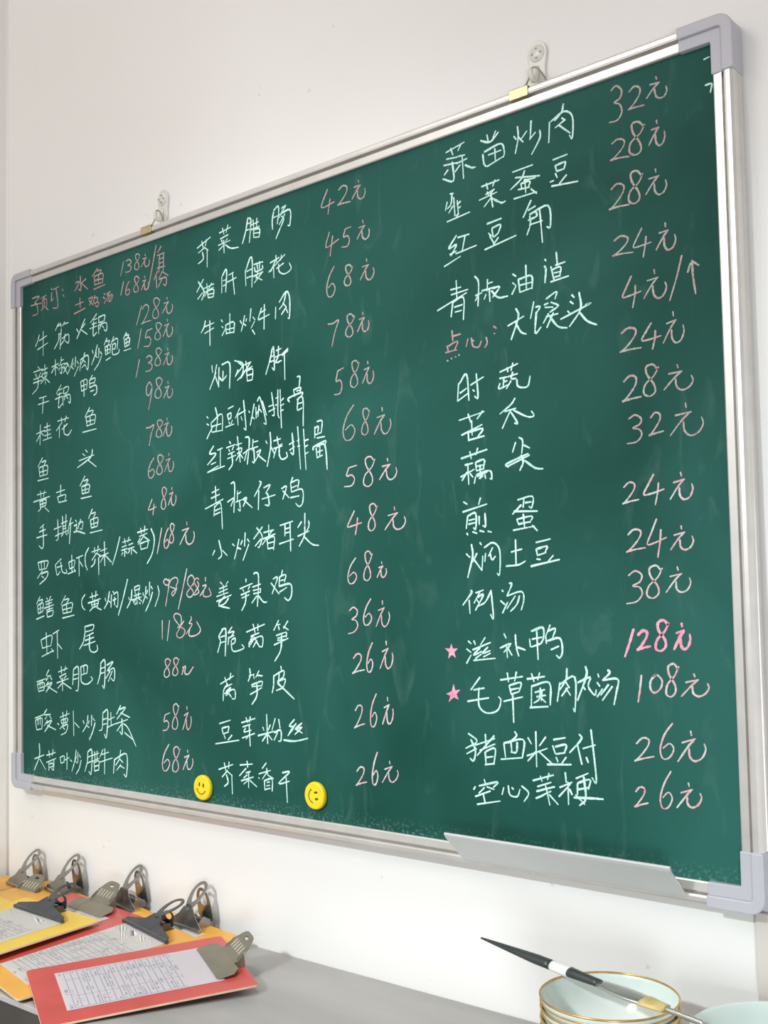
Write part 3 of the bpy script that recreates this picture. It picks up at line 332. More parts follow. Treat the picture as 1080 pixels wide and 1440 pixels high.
w|dish|-287,853 -274,806 -291,792;-308,821 -319,805;-270,819 -248,802/-222,838 -212,831;-191,852 -199,825 -213,789;-199,825 -182,820;-161,871 -165,828;-175,847 -183,834;-151,850 -142,841;-145,834 -173,783/-82,885 -122,849;-108,884 -83,856 -96,823 -103,823;-89,847 -116,826;-76,867 -31,873;-53,890 -54,855;-80,847 -25,860;-38,871 -83,829;-61,846 -58,815;-61,846 -29,851 -33,811;-58,832 -32,836;-58,815 -32,818/-3,885 53,895;19,886 18,851;41,891 42,804;19,873 40,876;19,860 40,863;-7,828 55,840/105,916 104,881;90,891 74,874;120,893 122,878 110,859;74,848 122,861;104,877 101,847 79,817;98,847 133,821 161,816
w|dish|-282,716 -274,710;-245,718 -255,708;-287,695 -250,704;-290,682 -248,694;-301,670 -245,682;-269,707 -266,677;-301,654 -230,674;-261,671 -291,643 -239,631;-243,664 -262,647 -291,638/-160,723 -160,714;-189,693 -130,709;-176,691 -171,684;-143,700 -151,690;-184,673 -143,685;-181,663 -146,673;-161,680 -164,649 -182,623;-125,739 -112,742 -102,727 -109,636;-130,697 -93,706;-128,686 -93,692;-126,676 -93,680;-93,692 -96,679;-111,669 -134,647;-104,670 -82,650 -66,649/-37,720 -17,724 -42,674;-46,708 -11,673;5,746 0,729;-8,726 19,732 13,710;-8,726 -11,697;-3,714 11,717;-11,697 39,703 43,670 29,653 12,662;-9,679 23,693
w|dish|-271,564 -292,541 -285,524 -299,488;-279,562 -263,566 -258,552 -263,477;-285,538 -264,543;-285,520 -264,524;-229,571 -248,552;-245,552 -219,557 -232,542;-245,538 -248,514;-245,536 -219,544;-230,531 -214,535 -217,521 -230,516;-233,528 -230,500 -215,493 -174,504 -184,516/-161,555 -78,580;-130,580 -121,553;-108,580 -108,560;-141,542 -103,553;-128,546 -144,529;-123,539 -144,515;-123,536 -114,525;-149,508 -144,525 -91,543 -89,512 -104,510;-114,529 -131,508;-114,524 -104,512/-15,592 -37,561;-25,577 -8,580;-16,573 -13,563;25,590 6,567;6,573 27,563;-26,545 17,555 17,540;-21,536 17,545;-36,516 26,537;-21,530 12,533;-2,547 -8,500 -34,466
w|dish|-287,387 -224,415;-266,409 -253,381;-237,423 -243,402;-261,379 -232,389;-253,388 -272,367 -275,333;-261,363 -238,377 -254,353;-269,356 -222,372 -218,344 -233,342;-246,368 -262,350;-246,357 -236,347/-148,440 -146,419 -156,400;-151,417 -128,423;-131,420 -128,409;-106,434 -121,413;-116,420 -91,419;-141,389 -94,402 -94,387;-139,384 -97,388;-147,359 -94,382;-116,393 -117,356 -140,328/-8,451 -6,440;-40,422 -41,392 -48,367;-38,421 3,438 3,420 -12,410;-16,430 -19,393;-24,404 10,412 0,387 -29,376;-24,399 0,384 48,353
w|dish|-295,259 -242,273;-282,244 -277,228;-282,245 -250,252 -253,238;-277,227 -251,235;-272,223 -267,212;-235,226 -254,209;-314,193 -202,212/-189,268 -126,285;-168,285 -161,270;-148,289 -153,272;-184,255 -148,265;-171,252 -177,240 -144,247;-187,220 -129,238;-154,263 -150,197;-154,233 -169,218/-92,260 -87,250;-58,269 -68,252;-114,232 -41,250;-74,300 -71,210;-75,238 -95,216;-68,238 -51,223;-36,290 -51,253;-21,288 -15,261;-41,246 -13,255 -12,225 -23,221;-27,247 -42,223/47,291 25,270 44,268 18,240;54,279 35,261 20,242;79,282 49,262 79,270 48,246;53,262 81,252;-1,226 48,226 103,238
w|dish|-300,112 -232,133;-273,135 -266,111;-250,140 -253,119;-258,112 -284,89;-261,110 -235,97;-263,98 -256,74 -274,60;-238,100 -236,40/-199,134 -141,142;-166,149 -163,130;-171,126 -202,100;-171,112 -151,118;-166,106 -182,95;-194,85 -137,102;-159,113 -160,66;-157,93 -182,76;-154,90 -122,73/-79,150 -97,132;-112,114 -60,129;-77,134 -73,114;-78,120 -97,99;-73,114 -47,105;-114,102 -110,99;-88,96 -86,66;-85,96 -54,103 -54,66;-76,91 -64,93;-78,80 -64,83;-86,68 -62,74/-8,126 23,131 -25,92 22,103;8,113 12,38
p|price|221,1889 195,1840 248,1844;231,1858 221,1812/266,1875 282,1884 299,1877 297,1861 278,1841 261,1830;261,1831 283,1831 312,1829/345,1885 346,1877;328,1868 353,1868;351,1867 338,1856 319,1834;341,1854 342,1837 351,1827 364,1829 371,1843 369,1855
p|price|226,1757 211,1713 264,1727;239,1742 227,1683/290,1751 283,1729 298,1729 306,1715 297,1698 275,1700;290,1751 313,1753/359,1761 361,1752;344,1742 368,1744;366,1743 353,1731 336,1710;356,1729 357,1713 366,1703 378,1706 384,1719 382,1731
p|price|243,1649 223,1623 211,1588 217,1562 234,1561 245,1581 235,1598 217,1588/315,1629 304,1640 290,1638 292,1622 306,1600 308,1585 295,1579 283,1588 287,1604 307,1617 317,1632/371,1644 372,1635;354,1623 380,1625;378,1625 364,1611 345,1586;367,1609 368,1591 378,1580 391,1584 399,1599 396,1612
p|price|214,1478 235,1477 257,1483 241,1449 228,1407/319,1480 307,1492 292,1489 294,1471 310,1449 312,1432 298,1425 285,1434 289,1452 310,1467 322,1484/353,1489 354,1481;339,1470 360,1473;358,1472 347,1459 331,1435;350,1457 351,1440 358,1431 370,1435 376,1449 374,1461
p|price|250,1331 243,1301 258,1303 266,1286 257,1263 235,1262;250,1331 274,1337/334,1338 323,1351 308,1347 310,1327 325,1302 327,1282 313,1273 300,1283 305,1304 325,1322 336,1343/368,1342 369,1333;354,1319 375,1324;373,1323 362,1307 346,1279;365,1305 365,1287 373,1276 384,1281 390,1298 388,1311
p|price|311,1222 283,1191 267,1150 276,1122 299,1122 314,1145 300,1164 276,1151/371,1193 361,1205 347,1201 349,1181 362,1156 364,1137 352,1128 340,1137 345,1158 363,1177 373,1198/419,1200 420,1189;399,1173 429,1178;427,1177 410,1159 388,1126;414,1157 416,1135 427,1123 442,1129 451,1148 448,1164
p|price|287,1038 278,1015 298,1016 309,1003 297,985 268,984;287,1038 319,1043/386,1049 372,1063 353,1058 356,1036 375,1009 377,988 361,977 344,987 350,1011 375,1031 389,1054/435,1052 437,1043;415,1030 446,1034;444,1033 427,1019 404,993;431,1017 433,1000 444,990 460,995 469,1010 466,1023
p|price|306,910 290,886 278,865 300,867 333,874;318,889 315,867 308,840/391,914 381,926 366,921 368,901 382,878 384,859 371,848 359,857 364,879 383,898 394,919/457,912 459,902;434,888 470,894;467,893 448,877 421,848;452,875 454,856 467,847 486,852 497,868 493,882
p|price|308,773 287,749 276,719 282,699 299,701 310,718 300,731 282,720/369,777 359,790 345,784 347,762 361,737 363,716 350,705 338,714 343,737 361,759 372,782/406,758 407,752;395,741 412,746;410,745 401,734 388,713;403,733 404,720 410,713 419,718 424,729 422,738
p|price|279,619 295,629 310,620 306,604 288,594 304,591 311,575 297,558 273,552/363,653 345,629 334,598 339,578 355,581 365,598 355,611 340,600/406,647 407,636;390,619 414,627;412,626 399,607 381,573;402,605 403,584 412,573 424,581 432,600 429,615
p|price|292,481 306,494 321,491 320,475 303,452 287,436;287,438 307,444 334,449/366,527 351,500 343,466 347,444 359,447 366,467 359,480 348,468/417,532 418,521;402,502 425,512;423,510 410,489 393,454;413,488 414,466 422,455 434,463 441,484 439,499
p|price|295,330 308,346 321,343 320,325 305,297 291,279;291,281 309,288 332,295/377,382 361,351 353,313 357,289 369,292 377,314 370,329 358,315/418,374 419,363;405,344 425,354;423,352 413,332 398,297;415,331 416,309 422,299 432,307 438,327 437,342
p|price|297,156 310,169 324,168 323,153 307,130 293,115;293,116 311,123 335,129/377,217 364,186 356,148 359,125 370,128 377,150 371,165 360,151/421,195 423,187;403,171 431,181;429,179 414,162 393,133;417,161 419,145 429,137 443,145 452,161 449,172
w|dish|667,1877 730,1889;684,1884 691,1864;718,1886 708,1871;669,1858 705,1854;659,1843 717,1837;688,1845 691,1792 655,1806;673,1827 660,1816;708,1855 731,1853;702,1837 738,1841;722,1851 725,1789;714,1830 697,1815;731,1825 752,1812 765,1810/784,1877 814,1865 842,1884;805,1887 809,1866;833,1890 823,1872;790,1838 793,1812 800,1802;795,1843 848,1851 859,1825 855,1812;808,1831 849,1833;829,1843 830,1810;803,1801 855,1814/890,1858 897,1848;902,1881 903,1850 893,1811;904,1852 918,1835;944,1884 940,1838;930,1861 912,1844;956,1850 938,1836;969,1852 969,1831 943,1795/999,1864 995,1811;1003,1864 1042,1879 1066,1858 1064,1804 1056,1813;1041,1899 1035,1879 1014,1863;1035,1864 1045,1855;1045,1857 1015,1844;1026,1848 1058,1818
w|dish|678,1758 690,1757;685,1756 680,1728 667,1719;668,1738 661,1716;690,1745 693,1693;687,1722 672,1706;702,1734 705,1694;713,1729 701,1722;713,1715 703,1710;705,1697 698,1691;666,1683 743,1692/783,1751 840,1755;799,1756 803,1739;827,1758 819,1743;824,1734 796,1726;801,1732 805,1724;821,1733 814,1725;775,1716 832,1724;812,1728 818,1687;811,1712 790,1694;818,1710 845,1692 858,1693/883,1764 945,1767;891,1747 965,1733;920,1758 909,1739 875,1719;917,1733 952,1731;908,1727 910,1712;908,1727 935,1726 930,1712;920,1736 922,1698;899,1713 934,1711;885,1692 955,1693;938,1705 955,1689/1006,1763 1048,1766;1012,1746 1016,1731;1012,1746 1041,1748 1037,1731;1016,1731 1037,1731;996,1708 1007,1709;1012,1726 1017,1714;1044,1714 1023,1697;1000,1696 1076,1689
w|dish|696,1638 669,1607 696,1613 676,1586;673,1590 695,1595;653,1561 709,1578;701,1631 739,1632;725,1630 714,1589;693,1588 762,1596/798,1646 844,1650;813,1629 817,1605;814,1631 841,1634 833,1613;820,1606 833,1613;811,1610 802,1620;806,1611 821,1585;833,1601 817,1586;789,1578 889,1594/937,1675 912,1636;928,1651 950,1657;932,1635 933,1612 922,1587;932,1639 988,1649 993,1594 982,1595;949,1645 953,1630 927,1625;931,1612 970,1614;962,1646 965,1608 968,1557
w|dish|672,1492 707,1493;692,1514 693,1463;674,1478 730,1482;626,1443 726,1474;679,1456 672,1417;679,1456 715,1463 713,1402;684,1442 711,1444;686,1428 708,1429/754,1513 766,1493 762,1430;755,1460 776,1464;765,1462 754,1446;795,1496 793,1465;795,1485 811,1486;776,1469 818,1471;800,1468 801,1435;789,1457 783,1445;810,1469 833,1468 810,1445;807,1463 828,1441 858,1439/875,1494 885,1486;874,1471 884,1462;871,1441 884,1460;892,1476 896,1441;892,1476 932,1478 933,1444;916,1509 916,1445;897,1460 931,1461;899,1442 933,1446/974,1512 977,1507;972,1495 976,1484 972,1451;1008,1523 1010,1489;1005,1490 1033,1493;991,1489 999,1454;993,1480 1019,1483 1016,1459;1000,1471 1016,1471;1002,1460 1018,1461;989,1450 1042,1455
w|dish|856,1360 906,1377;882,1401 889,1378 865,1322;879,1367 895,1338 912,1329/937,1409 926,1367;942,1394 956,1393 946,1380;944,1381 939,1327 957,1340;974,1409 1005,1422 1000,1404;968,1395 980,1397;988,1398 1011,1385;984,1373 1009,1385 990,1397;970,1388 994,1384;972,1363 1008,1365;980,1370 964,1348;994,1369 974,1335;984,1361 1007,1332 1033,1324/1049,1405 1056,1397;1044,1389 1053,1381;1036,1366 1041,1361;1070,1407 1073,1365 1040,1326;1015,1349 1099,1373 1087,1373;1071,1355 1091,1331 1117,1317
f|dish|674,1379 676,1350;676,1363 703,1365;656,1339 661,1321;656,1337 692,1347 681,1324;650,1322 689,1324;655,1299 659,1298;669,1304 672,1301;683,1306 686,1304;694,1309 698,1307/727,1348 720,1327;738,1348 743,1325 761,1320 770,1334;743,1341 746,1338;786,1342 789,1326 781,1315;811,1367 819,1360;812,1348 814,1346
w|dish|692,1231 687,1183;694,1229 719,1252 725,1180;696,1204 718,1214;687,1183 723,1200;732,1221 774,1237;751,1249 755,1185 744,1189;739,1207 744,1202/827,1242 883,1256;850,1250 852,1239;868,1260 862,1241;826,1225 849,1226;839,1223 836,1202;841,1214 849,1216;826,1212 823,1198 851,1205;852,1226 882,1230;867,1236 862,1220 877,1218;861,1214 846,1195;879,1215 883,1196 911,1192 920,1218
w|dish|691,1130 774,1144;721,1144 729,1121;769,1146 750,1127;732,1125 733,1085;698,1089 766,1110;720,1095 721,1071;722,1095 768,1099 751,1079;722,1073 772,1079/872,1167 859,1152 823,1131;839,1136 874,1140;854,1132 830,1092;856,1135 878,1101 868,1102;866,1136 908,1114 928,1114 921,1127
w|dish|695,1026 780,1042;724,1042 728,1022;750,1049 743,1031;707,1007 733,1010;692,976 737,993;716,1010 718,954;713,987 696,966;723,983 732,972;742,1011 744,988;742,1011 770,1016 767,994;746,1000 767,1002;744,988 769,992;746,973 778,982;756,1003 757,966;741,973 736,955;743,977 787,985 793,963 787,964;764,973 752,967;771,975 773,965/881,1063 892,1053 888,1020;870,1051 860,1026;896,1041 913,1032;844,991 912,1014;846,989 842,998 908,1018;886,1016 892,997 881,977;897,1001 928,979 951,975
w|dish|699,908 711,901;755,915 748,897;696,881 775,897;712,869 706,836;712,869 738,875 737,833 730,837;716,857 735,860;714,847 735,850;749,866 749,844;768,873 769,839 760,841;708,823 711,818;727,826 741,821;750,828 764,824;776,825 788,822/872,901 917,907 914,878 906,882;891,901 888,880;895,892 913,893;882,887 855,865;860,872 931,868;868,851 872,840;868,851 914,856 907,840;888,863 891,828;872,838 907,842;856,823 921,830;915,832 929,818
w|dish|704,768 716,758;722,792 725,761 707,704;725,757 754,722;739,768 725,746;750,796 754,790;758,760 754,722;763,782 791,794 812,773 810,711 802,713;767,767 764,745;781,767 787,749 798,758;790,781 776,759/848,767 881,773;862,798 862,734;831,731 869,733 891,742/924,788 967,795;924,771 927,757;924,771 956,777 951,763;927,755 953,761;925,746 936,744;974,753 958,738;907,728 992,742
w|dish|716,670 718,663 689,631;710,644 712,608;732,663 757,670;746,666 726,636;738,651 757,658 730,617;736,644 742,636;782,669 763,639 740,628;782,665 787,596 778,606/816,668 820,665;811,641 824,631;816,609 833,637;839,686 847,683 831,653;831,653 875,664 883,645 874,616;857,653 830,620;870,653 861,631 841,613
s|star|647,528 636,487 669,515 625,515 662,489 647,528;635,513 653,494;656,514 641,499;645,521 650,499
s|star|652,420 634,370 674,405 626,392 668,378 652,420;638,389 656,385;653,409 644,380;644,399 662,395
w|dish|704,535 713,528;698,514 712,505;697,476 712,498;722,536 727,526;759,545 744,526;718,512 776,532;741,517 720,498 747,508;726,489 746,501;767,520 749,503 775,511;752,494 775,504;720,484 790,491/819,555 825,544;806,518 840,530 817,507;826,521 828,493;831,516 842,500;854,553 856,521 863,498;859,521 883,514/897,542 899,522;903,562 938,571 934,535 902,522;919,562 921,490;905,542 934,547;959,578 945,549;951,562 974,569 966,547;945,549 947,531;950,538 986,545 993,514 985,496 975,502;960,516 983,525
w|dish|739,440 709,406;718,406 752,412;697,375 766,387;735,412 734,365 759,347 793,356 804,382 797,391/804,435 873,446;826,454 829,431;854,457 848,434;831,420 836,402;831,422 867,430 861,407;836,411 861,416;836,399 861,407;813,380 871,394;841,397 842,327/886,440 939,448;900,454 907,434;924,457 918,439;899,420 897,372;899,422 952,433 953,377;909,407 938,415;925,419 922,392 905,380;914,396 940,401;924,396 940,383;930,414 927,387;893,368 947,373/983,434 974,387;983,430 1026,449 1024,368 1019,372;1004,470 1001,443 982,416;998,439 1010,422;1005,422 987,401;1000,421 1012,404/1057,476 1059,454 1032,392;1034,436 1069,450 1063,428 1080,407 1085,420;1048,427 1055,419/1091,459 1093,451;1088,438 1095,429;1087,403 1102,423;1118,469 1123,462 1103,444;1103,444 1144,448 1140,418 1132,386;1119,434 1097,408;1129,430 1101,395
w|dish|697,290 725,271 687,250;705,274 719,247 712,219 701,225;722,252 690,236;719,261 782,282;752,291 753,259;733,248 782,268;780,289 724,234;750,245 752,213;753,247 782,256 777,215;753,231 775,235;749,212 778,217/844,304 849,293 824,273;810,270 814,236;810,272 870,285 866,240;832,274 834,251;851,277 848,252 831,251;800,230 866,239/884,291 894,276;937,296 918,273;880,245 941,268;908,308 908,219;909,259 882,232;915,259 956,229/960,291 994,298;957,276 964,256;965,274 996,281 990,260;967,256 992,261;966,248 971,237;995,250 981,233;940,228 1009,233/1034,309 1039,297 1005,262;1028,283 1039,236;1043,275 1078,286;1067,322 1078,200 1066,206;1052,254 1057,242
w|dish|745,173 748,164;710,144 716,152;728,155 787,170 773,155;745,152 727,136;753,155 776,150;715,126 764,145;741,133 746,113;720,106 794,122/806,158 800,139;820,164 825,141 847,139 856,158;831,160 836,156;861,167 882,151 867,128/896,184 957,203;918,197 923,184;944,206 939,190;909,170 949,184;906,158 959,174;903,140 948,162;933,174 944,127;927,151 906,140;943,153 968,131/991,212 993,188;971,151 1005,185;974,174 1010,190;998,189 998,134;1002,172 1009,159;1021,200 1056,216;1025,187 1024,161;1025,189 1060,201 1055,177;1027,174 1055,181;1043,206 1047,154 1029,135;1014,153 1064,156 1095,157;1019,160 1044,139
p|price|1175,1890 1190,1898 1204,1882 1199,1864 1183,1858 1198,1849 1203,1829 1191,1812 1168,1812/1224,1872 1238,1881 1252,1873 1251,1857 1235,1838 1220,1828;1220,1829 1239,1829 1263,1827/1295,1887 1297,1879;1279,1872 1304,1870;1302,1870 1288,1860 1269,1841;1291,1858 1293,1842 1302,1832 1315,1833 1322,1845 1320,1856
p|price|1173,1757 1189,1764 1206,1757 1204,1742 1185,1725 1168,1716;1168,1717 1190,1717 1219,1713/1259,1776 1246,1791 1229,1790 1231,1768 1248,1739 1250,1719 1235,1712 1220,1724 1225,1746 1249,1761 1262,1780/1293,1781 1294,1772;1279,1761 1299,1762;1298,1762 1287,1749 1271,1725;1289,1747 1290,1729 1297,1718 1307,1721 1313,1736 1312,1749
p|price|1167,1644 1184,1654 1201,1646 1199,1629 1179,1607 1161,1594;1161,1596 1185,1597 1215,1595/1250,1657 1238,1672 1222,1670 1224,1649 1240,1621 1242,1602 1228,1594 1214,1605 1219,1627 1241,1642 1253,1662/1286,1664 1287,1655;1268,1644 1295,1645;1292,1644 1278,1631 1259,1608;1282,1629 1283,1611 1292,1600 1305,1603 1313,1617 1311,1631
p|price|1171,1515 1189,1523 1207,1516 1205,1503 1185,1487 1166,1478;1166,1479 1190,1479 1221,1476/1246,1530 1232,1508 1222,1488 1240,1487 1269,1490;1256,1507 1253,1485 1247,1458/1306,1528 1307,1518;1290,1507 1314,1509;1312,1508 1299,1494 1281,1468;1302,1492 1303,1473 1311,1462 1324,1466 1331,1481 1329,1495
p|price|1214,1419 1200,1394 1189,1372 1208,1372 1238,1377;1224,1395 1222,1371 1215,1341/1274,1423 1275,1412;1255,1399 1284,1402;1281,1401 1266,1386 1245,1358;1269,1384 1271,1364 1281,1352 1295,1356 1304,1373 1301,1387;1345,1441 1331,1394 1311,1340;1370,1424 1371,1386 1376,1344;1358,1398 1369,1420 1386,1409
p|price|1183,1284 1201,1294 1220,1288 1218,1272 1197,1250 1178,1238;1178,1239 1202,1241 1234,1241/1262,1296 1247,1276 1236,1258 1256,1257 1286,1261;1272,1276 1270,1256 1263,1232/1318,1313 1319,1302;1301,1287 1326,1292;1324,1291 1310,1274 1291,1242;1313,1271 1314,1250 1323,1238 1336,1243 1344,1262 1342,1277
p|price|1185,1165 1201,1177 1217,1172 1216,1154 1197,1130 1180,1116;1180,1118 1202,1121 1230,1123/1274,1183 1262,1196 1245,1192 1247,1173 1264,1148 1266,1129 1251,1121 1237,1130 1242,1151 1264,1168 1277,1188/1324,1186 1326,1178;1302,1167 1336,1169;1333,1168 1315,1155 1289,1131;1319,1153 1321,1136 1333,1125 1351,1129 1362,1143 1358,1156
p|price|1195,1073 1212,1081 1228,1070 1223,1057 1205,1050 1222,1045 1228,1031 1214,1016 1189,1014/1252,1069 1264,1080 1276,1075 1275,1060 1260,1039 1247,1026;1247,1028 1264,1031 1285,1034/1341,1093 1343,1082;1315,1067 1355,1071;1351,1070 1330,1053 1301,1021;1335,1050 1337,1029 1351,1016 1371,1022 1383,1040 1379,1056
p|price|1176,909 1190,920 1204,916 1203,902 1187,882 1172,869;1172,870 1191,874 1215,877/1255,934 1240,910 1228,888 1249,889 1281,897;1267,913 1264,890 1257,861/1323,933 1325,924;1305,910 1333,916;1330,915 1315,899 1295,871;1319,897 1320,879 1330,869 1344,874 1352,891 1350,904
p|price|1183,794 1199,806 1216,802 1214,787 1195,765 1178,752;1178,753 1200,758 1228,761/1259,828 1245,797 1233,769 1253,772 1283,783;1269,802 1266,773 1259,737/1320,808 1321,800;1302,787 1329,793;1327,792 1312,778 1292,753;1316,776 1317,760 1327,752 1341,757 1349,771 1346,783
p|price|1181,696 1199,707 1216,697 1211,681 1191,671 1209,668 1216,652 1201,634 1174,629/1266,706 1254,718 1237,712 1239,693 1256,670 1258,652 1243,641 1228,649 1234,670 1257,690 1269,711/1307,713 1309,705;1288,691 1318,697;1315,696 1299,681 1277,654;1303,679 1304,662 1315,654 1330,659 1339,675 1336,687
q|price|1190,568 1178,534 1165,502/1201,554 1213,564 1224,562 1223,549 1210,530 1198,518;1198,519 1213,524 1233,528/1279,579 1268,589 1254,583 1255,565 1270,544 1271,527 1258,517 1246,524 1251,544 1270,563 1281,583/1313,582 1314,574;1299,559 1319,566;1318,565 1307,549 1292,521;1309,548 1310,531 1317,522 1327,528 1333,544 1332,557
p|price|1207,459 1202,426 1196,395/1245,462 1231,448 1229,429 1239,419 1255,430 1259,449 1245,462 1237,457/1299,477 1290,488 1276,481 1278,462 1291,440 1292,422 1280,411 1269,418 1273,440 1291,460 1302,482/1339,466 1341,459;1318,446 1350,453;1348,452 1330,437 1306,413;1334,437 1336,422 1348,415 1364,421 1374,435 1371,445
p|price|1188,297 1204,311 1220,309 1218,294 1199,270 1182,255;1182,256 1204,263 1233,270/1282,350 1261,323 1249,289 1255,267 1272,271 1283,291 1273,303 1256,291/1326,335 1328,325;1304,307 1337,318;1334,316 1317,297 1292,263;1321,295 1322,276 1334,267 1351,275 1361,294 1358,308
p|price|1182,183 1193,195 1205,193 1204,180 1190,160 1178,147;1178,148 1194,154 1214,160/1274,239 1256,209 1245,174 1250,152 1265,156 1275,177 1266,190 1251,176/1316,216 1318,208;1297,192 1326,202;1323,201 1308,184 1286,157;1312,184 1313,168 1323,161 1338,168 1347,184 1344,195
d|smudge|1416,1888 1430,1890;1417,1826 1433,1825 1429,1806;1433,1823 1431,1812
"""

# ================================================================ THE SETTING
def struct(name, bm, m, **k):
    o = obj(name, bm, m, **k); o['kind'] = 'structure'; return o
bm = bmesh.new(); box(bm, -0.812, 2.6, WALL, WALL + 0.12, 0, 2.9); struct('wall_back', bm, M['wall'])
bm = bmesh.new(); box(bm, -0.932, -0.812, -3.2, WALL + 0.12, 0, 2.9); struct('wall_left', bm, M['side_wall'])
bm = bmesh.new(); box(bm, -0.932, 2.6, -3.2, WALL + 0.12, -0.08, 0); struct('floor', bm, M['floor'])
# rounded corner bead where the two walls meet
bm = bmesh.new(); tube(bm, [(-0.8120, WALL, 0.755), (-0.8120, WALL, 2.9)], 0.0035, 10); struct('trim_1', bm, M['wall'], smooth=True)
# flat trunking that climbs the wall at the right, ending under the board
bm = bmesh.new(); box(bm, 0.7245, 0.7400, WALL - 0.008, WALL, 0.755, Z0 - 0.030); struct('trim_2', bm, M['trunk'], bevel=0.0015)

# ================================================================ COUNTER
ct = thing('counter', 'grey laminate counter along the wall with dark front, under the chalkboard', 'counter', (0.39, -0.16, 0))
def cb(x0, x1, y0, y1, z0, z1):
    bm = bmesh.new(); box(bm, x0 - 0.39, x1 - 0.39, y0 + 0.16, y1 + 0.16, z0, z1); return bm
obj('worktop', cb(-0.811, 1.6, -0.343, WALL - 0.0005, 0.742, 0.75), M['counter'], ct, bevel=0.002)
obj('edge_strip', cb(-0.811, 1.6, -0.347, -0.3432, 0.7415, 0.7497), M['edge'], ct, bevel=0.001)
obj('cabinet_body', cb(-0.811, 1.6, -0.343, WALL - 0.0005, 0.06, 0.7413), M['cabinet'], ct)
obj('plinth', cb(-0.811, 1.6, -0.300, WALL - 0.0005, 0.0, 0.0595), M['cabinet'], ct)

# ================================================================ CHALKBOARD
cbd = thing('chalkboard', 'green chalkboard menu in aluminium frame hung on the white wall', 'chalkboard', (0, 0, Z0))
W, H = 0.72, 0.96
bm = bmesh.new(); box(bm, -W - 0.004, W + 0.004, 0.0, 0.012, -0.004, H + 0.004); obj('writing_surface', bm, M['green'], cbd)
bm = bmesh.new(); box(bm, -W - 0.004, W + 0.004, 0.0125, 0.0165, -0.004, H + 0.004); obj('backing_panel', bm, M['trunk'], cbd)
# frame profile: (distance outward from the green, y)
PF = [(0, -0.0002), (0, -0.0040), (0.0015, -0.0050), (0.0105, -0.0058), (0.0112, 0.0015), (0.0142, 0.0015), (0.0145, -0.0085), (0.0170, -0.0092),
      (0.0215, -0.0090), (0.0245, -0.0065), (0.0250, -0.003), (0.0250, 0.0050), (0.0238, 0.0058), (0.0238, 0.0080), (0.0250, 0.0088), (0.0250, 0.0185), (0.010, 0.0185), (0.0052, 0.0125), (0.0052, 0.010), (0.0052, -0.0002)]
E_ = 0.045
def rail(fn, a, b): 
    bm = bmesh.new(); prism(bm, PF, fn, a, b); return obj('frame_rail', bm, M['alu'], cbd)
rail(lambda u, v, t: (t, v, H + u), -W + E_ - .02, W - E_ + .02)
rail(lambda u, v, t: (t, v, -u), -W + E_ - .02, W - E_ + .02)
rail(lambda u, v, t: (-W - u, v, t), E_ - .02, H - E_ + .02)
rail(lambda u, v, t: (W + u, v, t), E_ - .02, H - E_ + .02)
# grey plastic corner caps: L with a rounded outer corner and a stepped inner lip
def cap(sx, sz):
    cx, cz = sx * W, (H if sz > 0 else 0)
    def L(o0, o1, arm, rad, ry0, ry1, bm):
        pts = [(-arm, o0), (-arm, o1)]
        for k in range(9):
            a = PI / 2 * (1 - k / 8.0); pts.append((o1 - rad + rad * math.cos(a), o1 - rad + rad * math.sin(a)))
        pts += [(o1, -arm), (o0, -arm)]
        rin = max(0.002, rad - (o1 - o0)) if o0 > 0.005 else 0.002
        for k in range(5):
            a = PI / 2 * (k / 4.0); pts.append((o0 - rin + rin * math.cos(a), o0 - rin + rin * math.sin(a)))
        prism(bm, pts, lambda u, v, t: (cx + sx * u, t, cz + sz * v), ry0, ry1)
    bm = bmesh.new(); L(-0.0012, 0.0265, 0.040, 0.018, -0.0072, 0.0195, bm)
    c = obj('corner_cap', bm, M['cap'], cbd, bevel=0.0012)
    bm = bmesh.new(); L(0.0128, 0.0268, 0.0405, 0.0182, -0.0112, -0.0068, bm)
    obj('raised_lip', bm, M['cap'], c, bevel=0.0016)
for sx in (-1, 1):
    for sz in (-1, 1): cap(sx, sz)
# chalk tray clipped in the lower groove, sloping outward
bm = bmesh.new()
prof = [(-0.0095, -0.0195), (-0.0490, 0.0165), (-0.0515, 0.0205), (-0.0510, 0.0228), (-0.0492, 0.0230), (-0.0484, 0.0212), (-0.0470, 0.0172), (-0.0100, -0.0172), (-0.0062, -0.0150), (-0.0062, -0.0195)]
prism(bm, prof, lambda u, v, t: (t, u, v), 0.343, 0.6565)
obj('chalk_tray', bm, M['tray'], cbd)
# tape tab stuck over the frame groove below
bm = bmesh.new(); box(bm, -0.672, -0.640, -0.0094, -0.0089, -0.0235, -0.0145); obj('tape_tab', bm, M['cap'], cbd)

# hangers: folded brass tab on the top rail and a bent wire, hung on clear adhesive hooks
def hanger(x, lab_side):
    bm = bmesh.new(); box(bm, x - 0.026, x + 0.002, -0.0102, -0.0093, H + 0.0125, H + 0.0262)
    box(bm, x - 0.026, x + 0.002, -0.0102, 0.012, H + 0.0254, H + 0.0262)
    box(bm, x - 0.026, x + 0.002, -0.0102, -0.0020, H + 0.0125, H + 0.0132)
    t = obj('hanger_tab', bm, M['brass'], cbd, bevel=0.0002)
    bm = bmesh.new()
    tube(bm, catmull([(x - 0.012, 0.000, H + 0.0262), (x - 0.006, 0.004, H + 0.038), (x + 0.000, 0.0035, H + 0.052), (x + 0.006, 0.0035, H + 0.053), (x + 0.013, 0.004, H + 0.046), (x + 0.026, 0.000, H + 0.0262)], 4), 0.0011, 8)
    obj('hanger_wire', bm, M['wire'], cbd, smooth=True)
hanger(-0.303, 0); hanger(0.472, 1)

